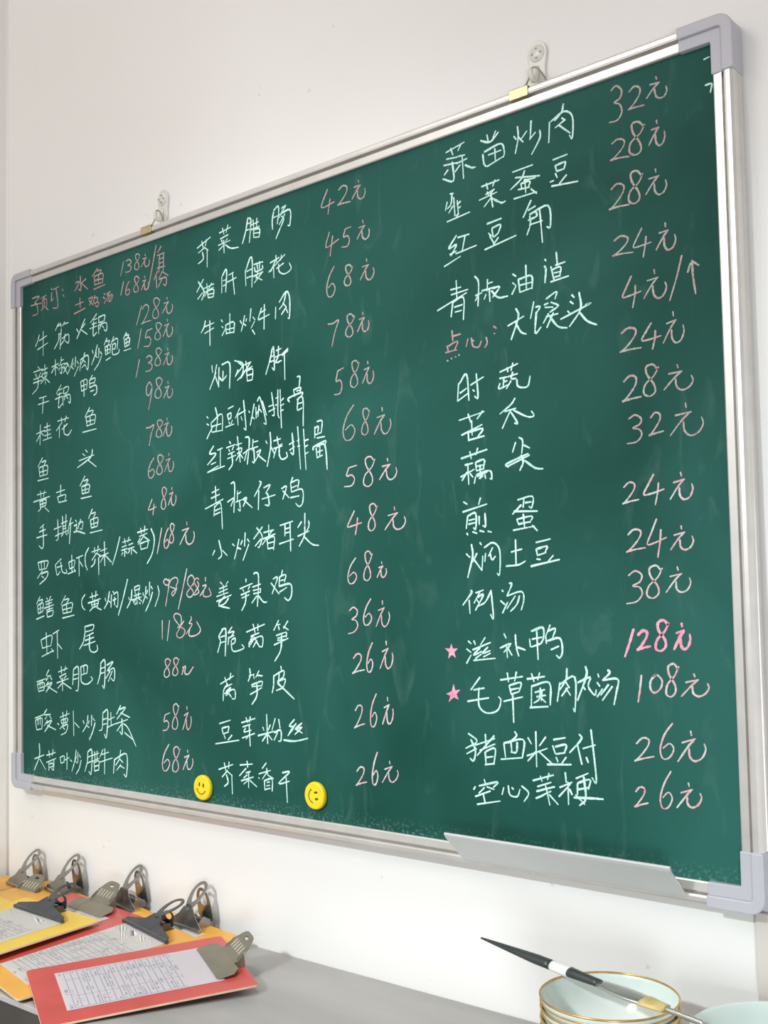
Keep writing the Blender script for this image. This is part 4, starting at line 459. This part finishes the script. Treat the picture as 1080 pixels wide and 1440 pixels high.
def wall_hook(x, label):
    t = thing('wall_hook', label, 'hook', (x, WALL, Z0 + H + 0.030), group='clear hooks above the chalkboard')
    # plate: rounded pill with a narrower waist
    pts = []
    for k in range(17):
        a = -0.25 + (PI + 0.5) * k / 16; pts.append((0.0145 * math.cos(a), 0.048 + 0.0175 * math.sin(a)))
    pts += [(-0.0115, 0.028), (-0.012, 0.016), (-0.008, 0.006), (0.0, 0.003), (0.008, 0.006), (0.012, 0.016), (0.0115, 0.028)]
    bm = bmesh.new(); prism(bm, pts, lambda u, v, w: (u, w, v), -0.0042, -0.0002); obj('plate', bm, M['clear'], t, bevel=0.0008)
    # domed nail housing
    bm = bmesh.new(); pr = [(0.0, 0.0075), (0.005, 0.0072), (0.0095, 0.0058), (0.0115, 0.0044), (0.0115, 0.0041)]
    lathe(bm, pr, 32)
    for v in bm.verts: v.co = Vector((v.co.x, -v.co.z, 0.048 + v.co.y))
    obj('nail_housing', bm, M['clear'], t, smooth=True)
    for dx, dz in ((-0.0062, 0.0), (0.0062, 0.0), (0.0, 0.0062), (0.0, -0.0062)):
        bm = bmesh.new(); tube(bm, [(dx, -0.0095, 0.048 + dz), (dx, -0.0043, 0.048 + dz)], 0.0013, 10); obj('nail', bm, M['nail'], t)
    # the hook itself
    bm = bmesh.new()
    tube(bm, catmull([(0, -0.0035, 0.030), (0, -0.0060, 0.022), (0, -0.0090, 0.012), (0, -0.0150, 0.008), (0, -0.0200, 0.013), (0, -0.0205, 0.021)], 4), 0.0032, 10)
    obj('hook', bm, M['clear'], t, smooth=True)
wall_hook(-0.3025, 'clear plastic nail hook on the wall holding the chalkboard near its left end')
wall_hook(0.4725, 'clear plastic nail hook on the wall holding the chalkboard near its right end')

# ---------------------------------------------------------------- the writing (chalk strokes lying on the green, in board coordinates, unit 0.5 mm)
KIND = {'w': ('dish_name', 'white', 0.00121), 'p': ('price_figures', 'pink', 0.00106), 'q': ('price_figures', 'hot', 0.0015), 'f': ('note_words', 'faint', 0.00118), 's': ('drawn_star', 'hot', 0.0030), 'd': ('chalk_mark', 'white', 0.0010)}
def ribbon(bm, pts, w, y):
    n = len(pts); cum = [0]
    for a, b in zip(pts, pts[1:]): cum.append(cum[-1] + (b - a).length)
    tot = max(cum[-1], 1e-5)
    Lv = []; Rv = []; ph = random.random() * 6
    for i, p in enumerate(pts):
        d = (pts[min(i + 1, n - 1)] - pts[max(i - 1, 0)])
        if d.length < 1e-7: d = Vector((1, 0))
        d.normalize(); nn = Vector((-d.y, d.x)); t = cum[i] / tot
        ww = w * (0.72 + 0.45 * math.sin(PI * min(1, t * 1.5 + 0.15)) ** 0.6 if t < 0.6 else w and 0.72 + 0.38 * (1 - (t - 0.6) / 0.4) + 0.05)
        ww *= 1 + 0.13 * math.sin(ph + cum[i] * 900)
        Lv.append(p + nn * ww); Rv.append(p - nn * ww)
    d0 = (pts[0] - pts[1]).normalized() * w * 0.7; d1 = (pts[-1] - pts[-2]).normalized() * w * 0.6
    poly = [pts[0] + d0] ; A = [bm.verts.new((pts[0].x + d0.x, y, pts[0].y + d0.y))]
    LL = [bm.verts.new((q.x, y, q.y)) for q in Lv]; RR = [bm.verts.new((q.x, y, q.y)) for q in Rv]
    e = bm.verts.new((pts[-1].x + d1.x, y, pts[-1].y + d1.y))
    bm.faces.new((A[0], RR[0], LL[0]))
    for i in range(n - 1): bm.faces.new((LL[i], RR[i], RR[i + 1], LL[i + 1]))
    bm.faces.new((LL[-1], RR[-1], e))
for row in INK.strip().split('\n'):
    k, nm, enc = row.split('|'); name, mt, w = KIND[k]
    line = bpy.data.objects.new(name, None); C.objects.link(line); line.parent = cbd; line.empty_display_size = 0.01; y = -0.00025
    if k == 'f': line['label'] = 'pale pink chalk words'
    for glyph in enc.split('/'):
      if k == 's':
        p = [Vector([float(c) / 2000 for c in q.split(',')]) for q in glyph.split(';')[0].split()][:5]
        tips = [p[0], p[3], p[1], p[4], p[2]]; tips.sort(key=lambda q: math.atan2(q.y - sum(a.y for a in p) / 5, q.x - sum(a.x for a in p) / 5))
        cc = sum(p, Vector((0, 0))) / 5; vs_ = []; bm = bmesh.new()
        for i in range(5):
            n_ = tips[(i + 1) % 5]; vs_.append(bm.verts.new((tips[i].x, y, tips[i].y))); m_ = cc + ((tips[i] + n_) / 2 - cc) * 0.50; vs_.append(bm.verts.new((m_.x, y, m_.y)))
        cv = bm.verts.new((cc.x, y, cc.y))
        for i in range(10): bm.faces.new((cv, vs_[i], vs_[(i + 1) % 10]))
        o = obj('star_fill', bm, M[mt], line); line['label'] = 'pink chalk star before a dish name'
        continue
      bm = bmesh.new()
      for st in glyph.split(';'):
          p = [Vector([float(c) / 2000 for c in q.split(',')]) for q in st.split()]
          q = [p[0]]
          for a in p[1:]:
              if (a - q[-1]).length > 0.0006: q.append(a)
          if len(q) < 2: q.append(q[0] + Vector((0.0012, -0.001)))
          y -= 0.000004
          ribbon(bm, catmull(q, 4) if len(q) > 2 else q, w * random.uniform(0.88, 1.15), y)
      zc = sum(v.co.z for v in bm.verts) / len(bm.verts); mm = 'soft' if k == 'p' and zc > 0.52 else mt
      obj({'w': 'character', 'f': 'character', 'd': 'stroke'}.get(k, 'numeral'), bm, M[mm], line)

# ================================================================ MAGNETS
def magnet(x, z, rot, label):
    t = thing('smiley_magnet', label, 'magnet', (x, 0, Z0 + z), (0, rot, 0), group='smiley magnets on the chalkboard')
    bm = bmesh.new(); lathe(bm, [(0, 0.0006), (0.0185, 0.0006), (0.0200, 0.0016), (0.0205, 0.0050), (0.0198, 0.0078), (0.0182, 0.0088), (0, 0.0090)], 48)
    for v in bm.verts: v.co = Vector((v.co.x, -v.co.z, v.co.y))
    obj('disc', bm, M['yellow'], t, smooth=False, bevel=0.0005)
    for s in (-1, 1):
        bm = bmesh.new(); lathe(bm, [(0, 0.0001), (0.0020, 0.0), (0.0020, -0.0006), (0, -0.0006)], 16)
        for v in bm.verts: v.co = Vector((s * 0.0048 + v.co.x * 0.75, -0.0090 + v.co.z, 0.0050 + v.co.y * 1.7))
        obj('eye', bm, M['ink'], t)
    bm = bmesh.new()
    tube(bm, [(0.0105 * math.sin(a), -0.0091, 0.0005 - 0.0105 * math.cos(a)) for a in [-1.15 + 2.3 * k / 14 for k in range(15)]], 0.0006, 6)
    obj('smile', bm, M['ink'], t)
    for s in (-1, 1):
        a = 1.15 * s; px, pz = 0.0105 * math.sin(a), 0.0005 - 0.0105 * math.cos(a)
        bm = bmesh.new(); tube(bm, [(px - 0.0016, -0.0091, pz + 0.0012 * s * -1 * s), (px + 0.0016, -0.0091, pz + 0.0008)], 0.0005, 6); obj('dimple', bm, M['ink'], t)
magnet(-0.1835, 0.0245, math.radians(8), 'yellow smiley magnet, upright face, the left of the two on the chalkboard')
magnet(0.0700, 0.0365, math.radians(82), 'yellow smiley magnet with its face turned sideways, right of the upright one')

# ================================================================ CLIPBOARDS
LB, WB, TH = 0.290, 0.229, 0.0032
def board_outline(l, w, r, back, fwd):
    pts = []
    for cx, cy, a0 in ((w / 2 - r, back - r, 0), (-w / 2 + r, back - r, 90), (-w / 2 + r, -fwd + r, 180), (w / 2 - r, -fwd + r, 270)):
        for k in range(6):
            a = math.radians(a0 + 90 * k / 5); pts.append((cx + r * math.cos(a), cy + r * math.sin(a)))
    return pts
def ring(cx, cy, rx, ry, n, a0=0):
    return [(cx + rx * math.cos(a0 + 2 * PI * k / n), cy + ry * math.sin(a0 + 2 * PI * k / n)) for k in range(n)]
def clip_wing(root, m, jw, low=False):
    """old style spring clip: broad jaw running up into a leaning loop, upright loop behind."""
    c = bpy.data.objects.new('clip', None); C.objects.link(c); c.parent = root; c.empty_display_size = 0.01
    h = jw / 2
    bm = bmesh.new(); tube(bm, [(-h, 0, 0.0036), (h, 0, 0.0036)], 0.0032, 12)
    a = math.radians(36 if low else 74); ca, sa = math.cos(a), math.sin(a)
    P = lambda u, v, w: (u, 0.002 + v * ca - w * sa, 0.0045 + v * sa + w * ca)
    sheet(bm, [(-h, 0), (h, 0), (h * 0.96, 0.005), (0.024, 0.017), (0.0125, 0.030), (-0.0125, 0.030), (-0.024, 0.017), (-h * 0.96, 0.006)], None, P, 0.0014)
    # raised ribs of the wing
    obj('jaw_plate', bm, m, c, bevel=0.0004)
    bm = bmesh.new(); n = 24
    a2 = math.radians(17 if low else 44)
    y0, z0 = 0.002 + 0.028 * ca, 0.0045 + 0.028 * sa
    P2 = lambda u, v, w: (u, y0 + v * math.cos(a2) - w * math.sin(a2), z0 + v * math.sin(a2) + w * math.cos(a2))
    outer = []; hole = []
    for k in range(n):
        t = 2 * PI * k / n; s = math.sin(t); x = math.cos(t)
        outer.append(((0.0170 + 0.0045 * s) * x, 0.022 + 0.027 * s)); hole.append(((0.0100 + 0.0028 * s) * x, 0.027 + 0.0165 * s))
    sheet(bm, outer, hole, P2, 0.0016)
    obj('loop_handle', bm, m, c, bevel=0.0004)
    # side cheeks
    for s in (-1, 1):
        bm = bmesh.new(); x0 = s * 0.019
        sheet(bm, [(0.008, 0.0005), (0.038, 0.0005), (0.036, 0.010), (0.024, 0.018 if not low else 0.012), (0.012, 0.008 if not low else 0.006)], None, lambda u, v, w, x0=x0: (x0 + w, u, v), 0.0012)
        obj('cheek', bm, m, c)
    bm = bmesh.new(); pts = []
    for k in range(100):
        t = k / 99; pts.append((-0.017 + 0.034 * t, 0.026 + 0.0045 * math.cos(t * 2 * PI * 9), 0.0085 + 0.0045 * math.sin(t * 2 * PI * 9)))
    tube(bm, pts, 0.0009, 6); obj('spring', bm, M['steel'], c, smooth=True)
    bm = bmesh.new()
    sheet(bm, [(-0.021, 0.012), (0.021, 0.012), (0.021, 0.041), (-0.021, 0.041)], None, lambda u, v, w: (u, v, w + 0.0001), 0.0012)
    yb = 0.0385 if low else 0.042
    P3 = lambda u, v, w: (u, yb + v * (0.10 if low else -0.12) + w, 0.001 + v * (0.40 if low else 1.0))
    outer = []; hole = []
    for k in range(n):
        t = 2 * PI * k / n; s = math.sin(t); x = math.cos(t)
        if s < 0: outer.append(((0.0195 + 0.002 * -s) * (1 if x > 0 else -1) * min(1, abs(x) * 1.6 + 0.0), 0.030 + 0.030 * s))
        else: outer.append((0.0195 * x, 0.030 + 0.027 * s))
        hole.append((0.0112 * x, 0.039 + 0.0125 * s))
    sheet(bm, outer, hole, P3, 0.0016)
    obj('back_loop', bm, m, c, bevel=0.0004)
    return c
def clip_plate(root, m, jw):
    """flat pressed plate over the paper, slotted lever standing up behind it."""
    c = bpy.data.objects.new('clip', None); C.objects.link(c); c.parent = root; c.empty_display_size = 0.01
    h = jw / 2
    bm = bmesh.new()
    a = math.radians(6)
    P = lambda u, v, w: (u, v, 0.0016 + v * 0.16 + w)
    sheet(bm, [(-h + .004, -0.004), (h - .004, -0.004), (h, 0.0), (h, 0.020), (h - 0.012, 0.030), (-h + 0.012, 0.030), (-h, 0.020), (-h, 0.0)], None, P, 0.0012)
    obj('jaw_plate', bm, m, c, bevel=0.0004)
    a2 = math.radians(37); y0, z0 = 0.030, 0.0066; KV = 0.84
    P2 = lambda u, v, w: (u, y0 + KV * v * math.cos(a2) - w * math.sin(a2), z0 + KV * v * math.sin(a2) + w * math.cos(a2))
    bm = bmesh.new(); n = 24
    outl = [(-0.033, 0), (0.033, 0), (0.031, 0.022), (0.020, 0.046), (0.013, 0.052), (-0.013, 0.052), (-0.020, 0.046), (-0.031, 0.022)]
    # resample the outline to 24 points for the hole bridge, starting at the right
    def resample(o, n):
        seg = [(Vector(o[i]), Vector(o[(i + 1) % len(o)])) for i in range(len(o))]; L_ = [(b - a).length for a, b in seg]; T = sum(L_); out = []
        for k in range(n):
            d = T * k / n; i = 0
            while d > L_[i]: d -= L_[i]; i += 1
            q = seg[i][0].lerp(seg[i][1], d / L_[i]); out.append((q.x, q.y))
        return out
    oo = resample(outl, n)
    hh = [(0.0065 * math.cos(math.atan2(y - 0.042, x)), 0.042 + 0.0036 * math.sin(math.atan2(y - 0.042, x))) for x, y in oo]
    sheet(bm, oo, hh, P2, 0.0012)
    lever = obj('lever', bm, m, c)
    for k in range(5):
        bm = bmesh.new(); u0 = -0.018 + 0.009 * k
        sheet(bm, [(u0 - 0.0011, 0.014), (u0 + 0.0011, 0.014), (u0 + 0.0011, 0.030), (u0 - 0.0011, 0.030)], None, lambda u, v, w: P2(u, v, w + 0.0012), 0.0007)
        obj('pressed_rib', bm, M['slot'], c)
    bm = bmesh.new()
    sheet(bm, [(-0.030, 0.034), (0.030, 0.034), (0.030, 0.045), (-0.030, 0.045)], None, lambda u, v, w: (u, v, w + 0.0001), 0.0012)
    for s in (-1, 1):
        sheet(bm, [(0.030, 0.001), (0.046, 0.001), (0.044, 0.020), (0.034, 0.014)], None, lambda u, v, w, s=s: (s * 0.028 + w, u, v), 0.0012)
    obj('bracket', bm, m, c)
    bm = bmesh.new()
    tube(bm, catmull([(-0.026, 0.040, 0.012), (-0.030, 0.046, 0.020), (-0.018, 0.056, 0.025), (0.0, 0.060, 0.029), (0.018, 0.056, 0.025), (0.030, 0.046, 0.020), (0.026, 0.040, 0.012)], 5), 0.0010, 6)
    obj('wire_bail', bm, M['steel'], c, smooth=True)
    bm = bmesh.new(); pts = []
    for k in range(80):
        t = k / 79; pts.append((-0.022 + 0.044 * t, 0.039 + 0.0045 * math.cos(t * 2 * PI * 10), 0.0085 + 0.0045 * math.sin(t * 2 * PI * 10)))
    tube(bm, pts, 0.0008, 6); obj('spring', bm, M['steel'], c, smooth=True)
    return c
def clipboard(jx, jy, jz, yaw, pitch, roll, style, bmat, cmat, jw, label, back=0.045, paper=None, plen=0.222, pw=0.148, plabel=None, length=LB, poff=0.0, clip=True, width=WB, rot=None):
    """origin on the board's top face at the middle of the clip's jaw line"""
    t = thing('clipboard', label, 'clipboard', (jx, jy, jz), tuple(rot) if rot else (math.radians(pitch), math.radians(roll), math.radians(yaw)), group='clipboards piled on the counter')
    bm = bmesh.new(); pts = board_outline(length, width, 0.007, back, length - back)
    prism(bm, pts, lambda u, v, w: (u, v, w), -TH, 0)
    for f in bm.faces:
        if abs(f.normal.z) < 0.5 or f.calc_center_median().z < -TH * 0.6: f.material_index = 1
    bm.normal_update()
    for f in bm.faces: f.material_index = 1 if abs(f.normal.z) < 0.5 else 0
    obj('board', bm, [bmat, M['rim']], t, bevel=0.0005)
    if clip: clip_wing(t, cmat, jw, cmat is M['dark']) if style == 'wing' else clip_plate(t, cmat, jw)
    if paper:
        bm = bmesh.new(); nx, ny = 4, 14; g = {}
        for i in range(nx + 1):
            for j in range(ny + 1):
                x = -pw / 2 + pw * i / nx; y = 0.006 - plen * j / ny
                z = 0.0008 + 0.0012 * (j / ny) ** 3 * math.sin(i / nx * PI * 0.9 + 0.4) + 0.0012 * math.exp(-((y) / 0.02) ** 2) * 0
                g[i, j] = bm.verts.new((x, y, z))
        for i in range(nx):
            for j in range(ny): bm.faces.new((g[i, j], g[i, j + 1], g[i + 1, j + 1], g[i + 1, j]))
        bmesh.ops.solidify(bm, geom=bm.faces[:], thickness=0.0005)
        p = obj('order_sheet', bm, M['paper'])
        p.matrix_world = Matrix.LocRotScale(Vector((jx, jy, jz)), Euler(tuple(t.rotation_euler)), None) @ Matrix.Translation((poff, 0, 0.0002))
        tag(p, plabel, 'paper', 'printed sheets on the clipboards')
    return t
ZC = 0.75
def place(jx, jy, lift, yaw, near, style, bm_, cm, jw, label, **k):
    # the near end rests low, the clip end is lifted by the boards beneath
    pitch = math.degrees(math.atan2(lift - near, k.get('length', LB) - k.get('back', 0.045)))
    return clipboard(jx, jy, ZC + lift, yaw, pitch, 0, style, bm_, cm, jw, label, **k)
place(-0.640, -0.078, 0.0060, 0, 0.004, 'plate', M['amber'], M['khaki'], 0.12, 'clipboard with a khaki slotted clip, the leftmost of the khaki ones', paper=True, plabel='sheet under the leftmost khaki clip')
place(-0.690, -0.030, 0.0100, -6, 0.005, 'wing', M['orange'], M['steel'], 0.095, 'orange clipboard with a silver clip by the wall, leftmost of the silver clips', back=0.032)
place(-0.700, -0.140, 0.0160, -4, 0.010, 'wing', M['amber'], M['dark'], 0.13, 'yellow clipboard with a dark clip cut off by the left edge of the photo', paper=True, plabel='sheet at the left edge of the photo under a dark clip')
place(-0.560, -0.030, 0.0175, -8, 0.008, 'wing', M['orange'], M['steel'], 0.100, 'orange clipboard with a silver clip, second silver clip from the left', back=0.032)
place(-0.408, -0.080, 0.0245, -5, 0.0085, 'plate', M['red'], M['khaki'], 0.12, 'red clipboard half buried in the pile, khaki slotted clip', paper=True, plabel='printed sheet on the half buried red clipboard')
place(-0.432, -0.152, 0.0300, -2, 0.018, 'wing', M['amber'], M['dark'], 0.15, 'bright yellow clipboard with a dark steel clip and a printed sheet', paper=True, plabel='printed sheet on the bright yellow clipboard')
place(-0.381, -0.023, 0.0205, -10, 0.004, 'wing', M['orange'], M['steel'], 0.100, 'orange clipboard with a silver clip, third silver clip from the left', back=0.028)
place(-0.199, -0.033, 0.0202, -7, 0.0035, 'wing', M['orange'], M['steel'], 0.085, 'orange clipboard with the silver clip farthest right, tall loops by the wall', back=0.036, paper=True, pw=0.10, plabel='sheet mostly hidden under the rightmost silver clip')
place(-0.226, -0.092, 0.0236, -12, 0.0070, 'wing', M['orange'], M['dark'], 0.155, 'orange clipboard with dark steel clip and a printed sheet, beside the front red one', paper=True, plabel='printed sheet on the orange clipboard behind the front red one')
RED = Euler((0.0345, 0.0788, -0.4538)); RO = Vector((-0.0775, -0.2120, 0.0170)) + RED.to_matrix() @ Vector((0, 0.0975, 0))
clipboard(RO.x, RO.y, ZC + RO.z, 0, 0, 0, 'plate', M['red'], M['khaki'], 0.122, 'red clipboard lying in front of all the others, khaki slotted clip', paper=True, plabel='printed sheet on the front red clipboard', width=0.194, rot=RED, pw=0.128, plen=0.215)

# ================================================================ BOWLS
def bowl(x, y, z, R, h, label, group, gold):
    t = thing('bowl', label, 'bowl', (x, y, z), group=group)
    prof_in = [(0, 0.006), (R * 0.40, 0.007), (R * 0.62, 0.013), (R * 0.84, h * 0.52), (R * 0.935, h * 0.82), (R * 0.985, h)]
    prof_out = [(R, h - 0.0006), (R * 0.955, h * 0.82), (R * 0.865, h * 0.48), (R * 0.66, 0.009), (R * 0.46, 0.0045), (R * 0.42, 0.0), (R * 0.38, 0.0), (R * 0.37, 0.003), (0, 0.0035)]
    def sm(p): return [tuple(v) for v in catmull(p, 3)]
    bm = bmesh.new(); lathe(bm, sm(prof_in) + sm(prof_out), 72); obj('vessel', bm, M['celadon'] , t, smooth=True)
    if gold:
        bm = bmesh.new(); tube(bm, [(R * 0.993 * math.cos(a), R * 0.993 * math.sin(a), h) for a in [2 * PI * k / 72 for k in range(72)]], 0.0012, 8, closed=True)
        g = obj('gold_rim', bm, M['gold'], t, smooth=True)
        bm = bmesh.new(); tube(bm, [((R * 0.978 + 0.0010) * math.cos(a), (R * 0.978 + 0.0010) * math.sin(a), h * 0.90) for a in [2 * PI * k / 72 for k in range(72)]], 0.0007, 6, closed=True)
        obj('gold_line', bm, M['gold'], t, smooth=True)
NB = 6
for k in range(NB):
    lab = 'celadon bowl with a gold rim, on top of its stack, a long utensil across it' if k == NB - 1 else 'gold rimmed celadon bowl, %s from the top of its nested stack' % ('sixth', 'fifth', 'fourth', 'third', 'second')[k]
    dx = 0.0 if k == NB - 1 else (0.0006, 0.0, -0.0006, 0.0, 0.0006)[k]
    dy = 0.0 if k == NB - 1 else (0.0, -0.0006, 0.0, 0.0006, 0.0)[k]
    bowl(0.624 + dx, -0.137 + dy, ZC + 0.0002 + 0.0118 * k, 0.0735, 0.060, lab, 'gold rimmed bowls in a stack', True)
for k in range(4):
    lab = 'wide pale celadon bowl, top of the stack at the right corner' if k == 3 else 'wide pale celadon bowl, %s from the top of the right corner stack' % ('fourth', 'third', 'second')[k]
    bowl(0.792 , -0.080 , ZC + 0.0002 + 0.0145 * k, 0.096, 0.056, lab, 'wide bowls at the right corner', False)

# ================================================================ LONG UTENSIL lying across the bowls
ut = thing('serving_utensil', 'long serving utensil with black tapered handle lying across the stacked bowls', 'utensil', (0.60, -0.148, ZC + 0.1325))
A = Vector((0.4505, -0.1245, ZC + 0.1450)) - ut.location; B = Vector((0.7480, -0.1700, ZC + 0.1265)) - ut.location
D = (B - A).normalized(); S = Vector((0, 0, 1)).cross(D).normalized(); U = D.cross(S)
TL_ = (B - A).length
def strip(t0, t1, w0, w1, th0, th1, n=8, sag=0.0, wf=None, hf=None):
    bm = bmesh.new(); rings = []
    for i in range(n + 1):
        f = i / n; t = t0 + (t1 - t0) * f; c = A + D * (t * TL_) + U * (-sag * math.sin(PI * f))
        w = wf(f) if wf else w0 + (w1 - w0) * f; th = hf(f) if hf else th0 + (th1 - th0) * f
        rings.append([bm.verts.new(c + S * (w * math.cos(a)) + U * (th * math.sin(a))) for a in [2 * PI * k / 12 for k in range(12)]])
    for P_, Q_ in zip(rings, rings[1:]):
        for k in range(12): bm.faces.new((P_[k], P_[(k + 1) % 12], Q_[(k + 1) % 12], Q_[k]))
    bm.faces.new(rings[0][::-1]); bm.faces.new(rings[-1]); return bm
obj('handle', strip(0.0, 0.36, 0, 0, 0, 0, 14, wf=lambda f: 0.0014 + 0.0062 * min(1, f * 1.3) ** 0.8, hf=lambda f: 0.0010 + 0.0042 * min(1, f * 1.3)), M['handle'], ut, smooth=True)
obj('collar', strip(0.361, 0.44, 0.0080, 0.0085, 0.0058, 0.0058), M['cream'], ut, smooth=True)
obj('grip', strip(0.441, 0.575, 0.0078, 0.0058, 0.0052, 0.0040), M['handle'], ut, smooth=True)
obj('blade', strip(0.576, 0.84, 0, 0, 0, 0, 12, wf=lambda f: 0.006 + 0.008 * math.sin(PI * min(1, f * 0.9 + 0.1)) , hf=lambda f: 0.0028), M['blade'], ut, smooth=True)
obj('food_residue', strip(0.76, 0.845, 0.0135, 0.009, 0.0036, 0.0036), M['food'], ut, smooth=True)
obj('shaft', strip(0.835, 1.0, 0.0032, 0.0032, 0.0028, 0.0028), M['blade'], ut, smooth=True)
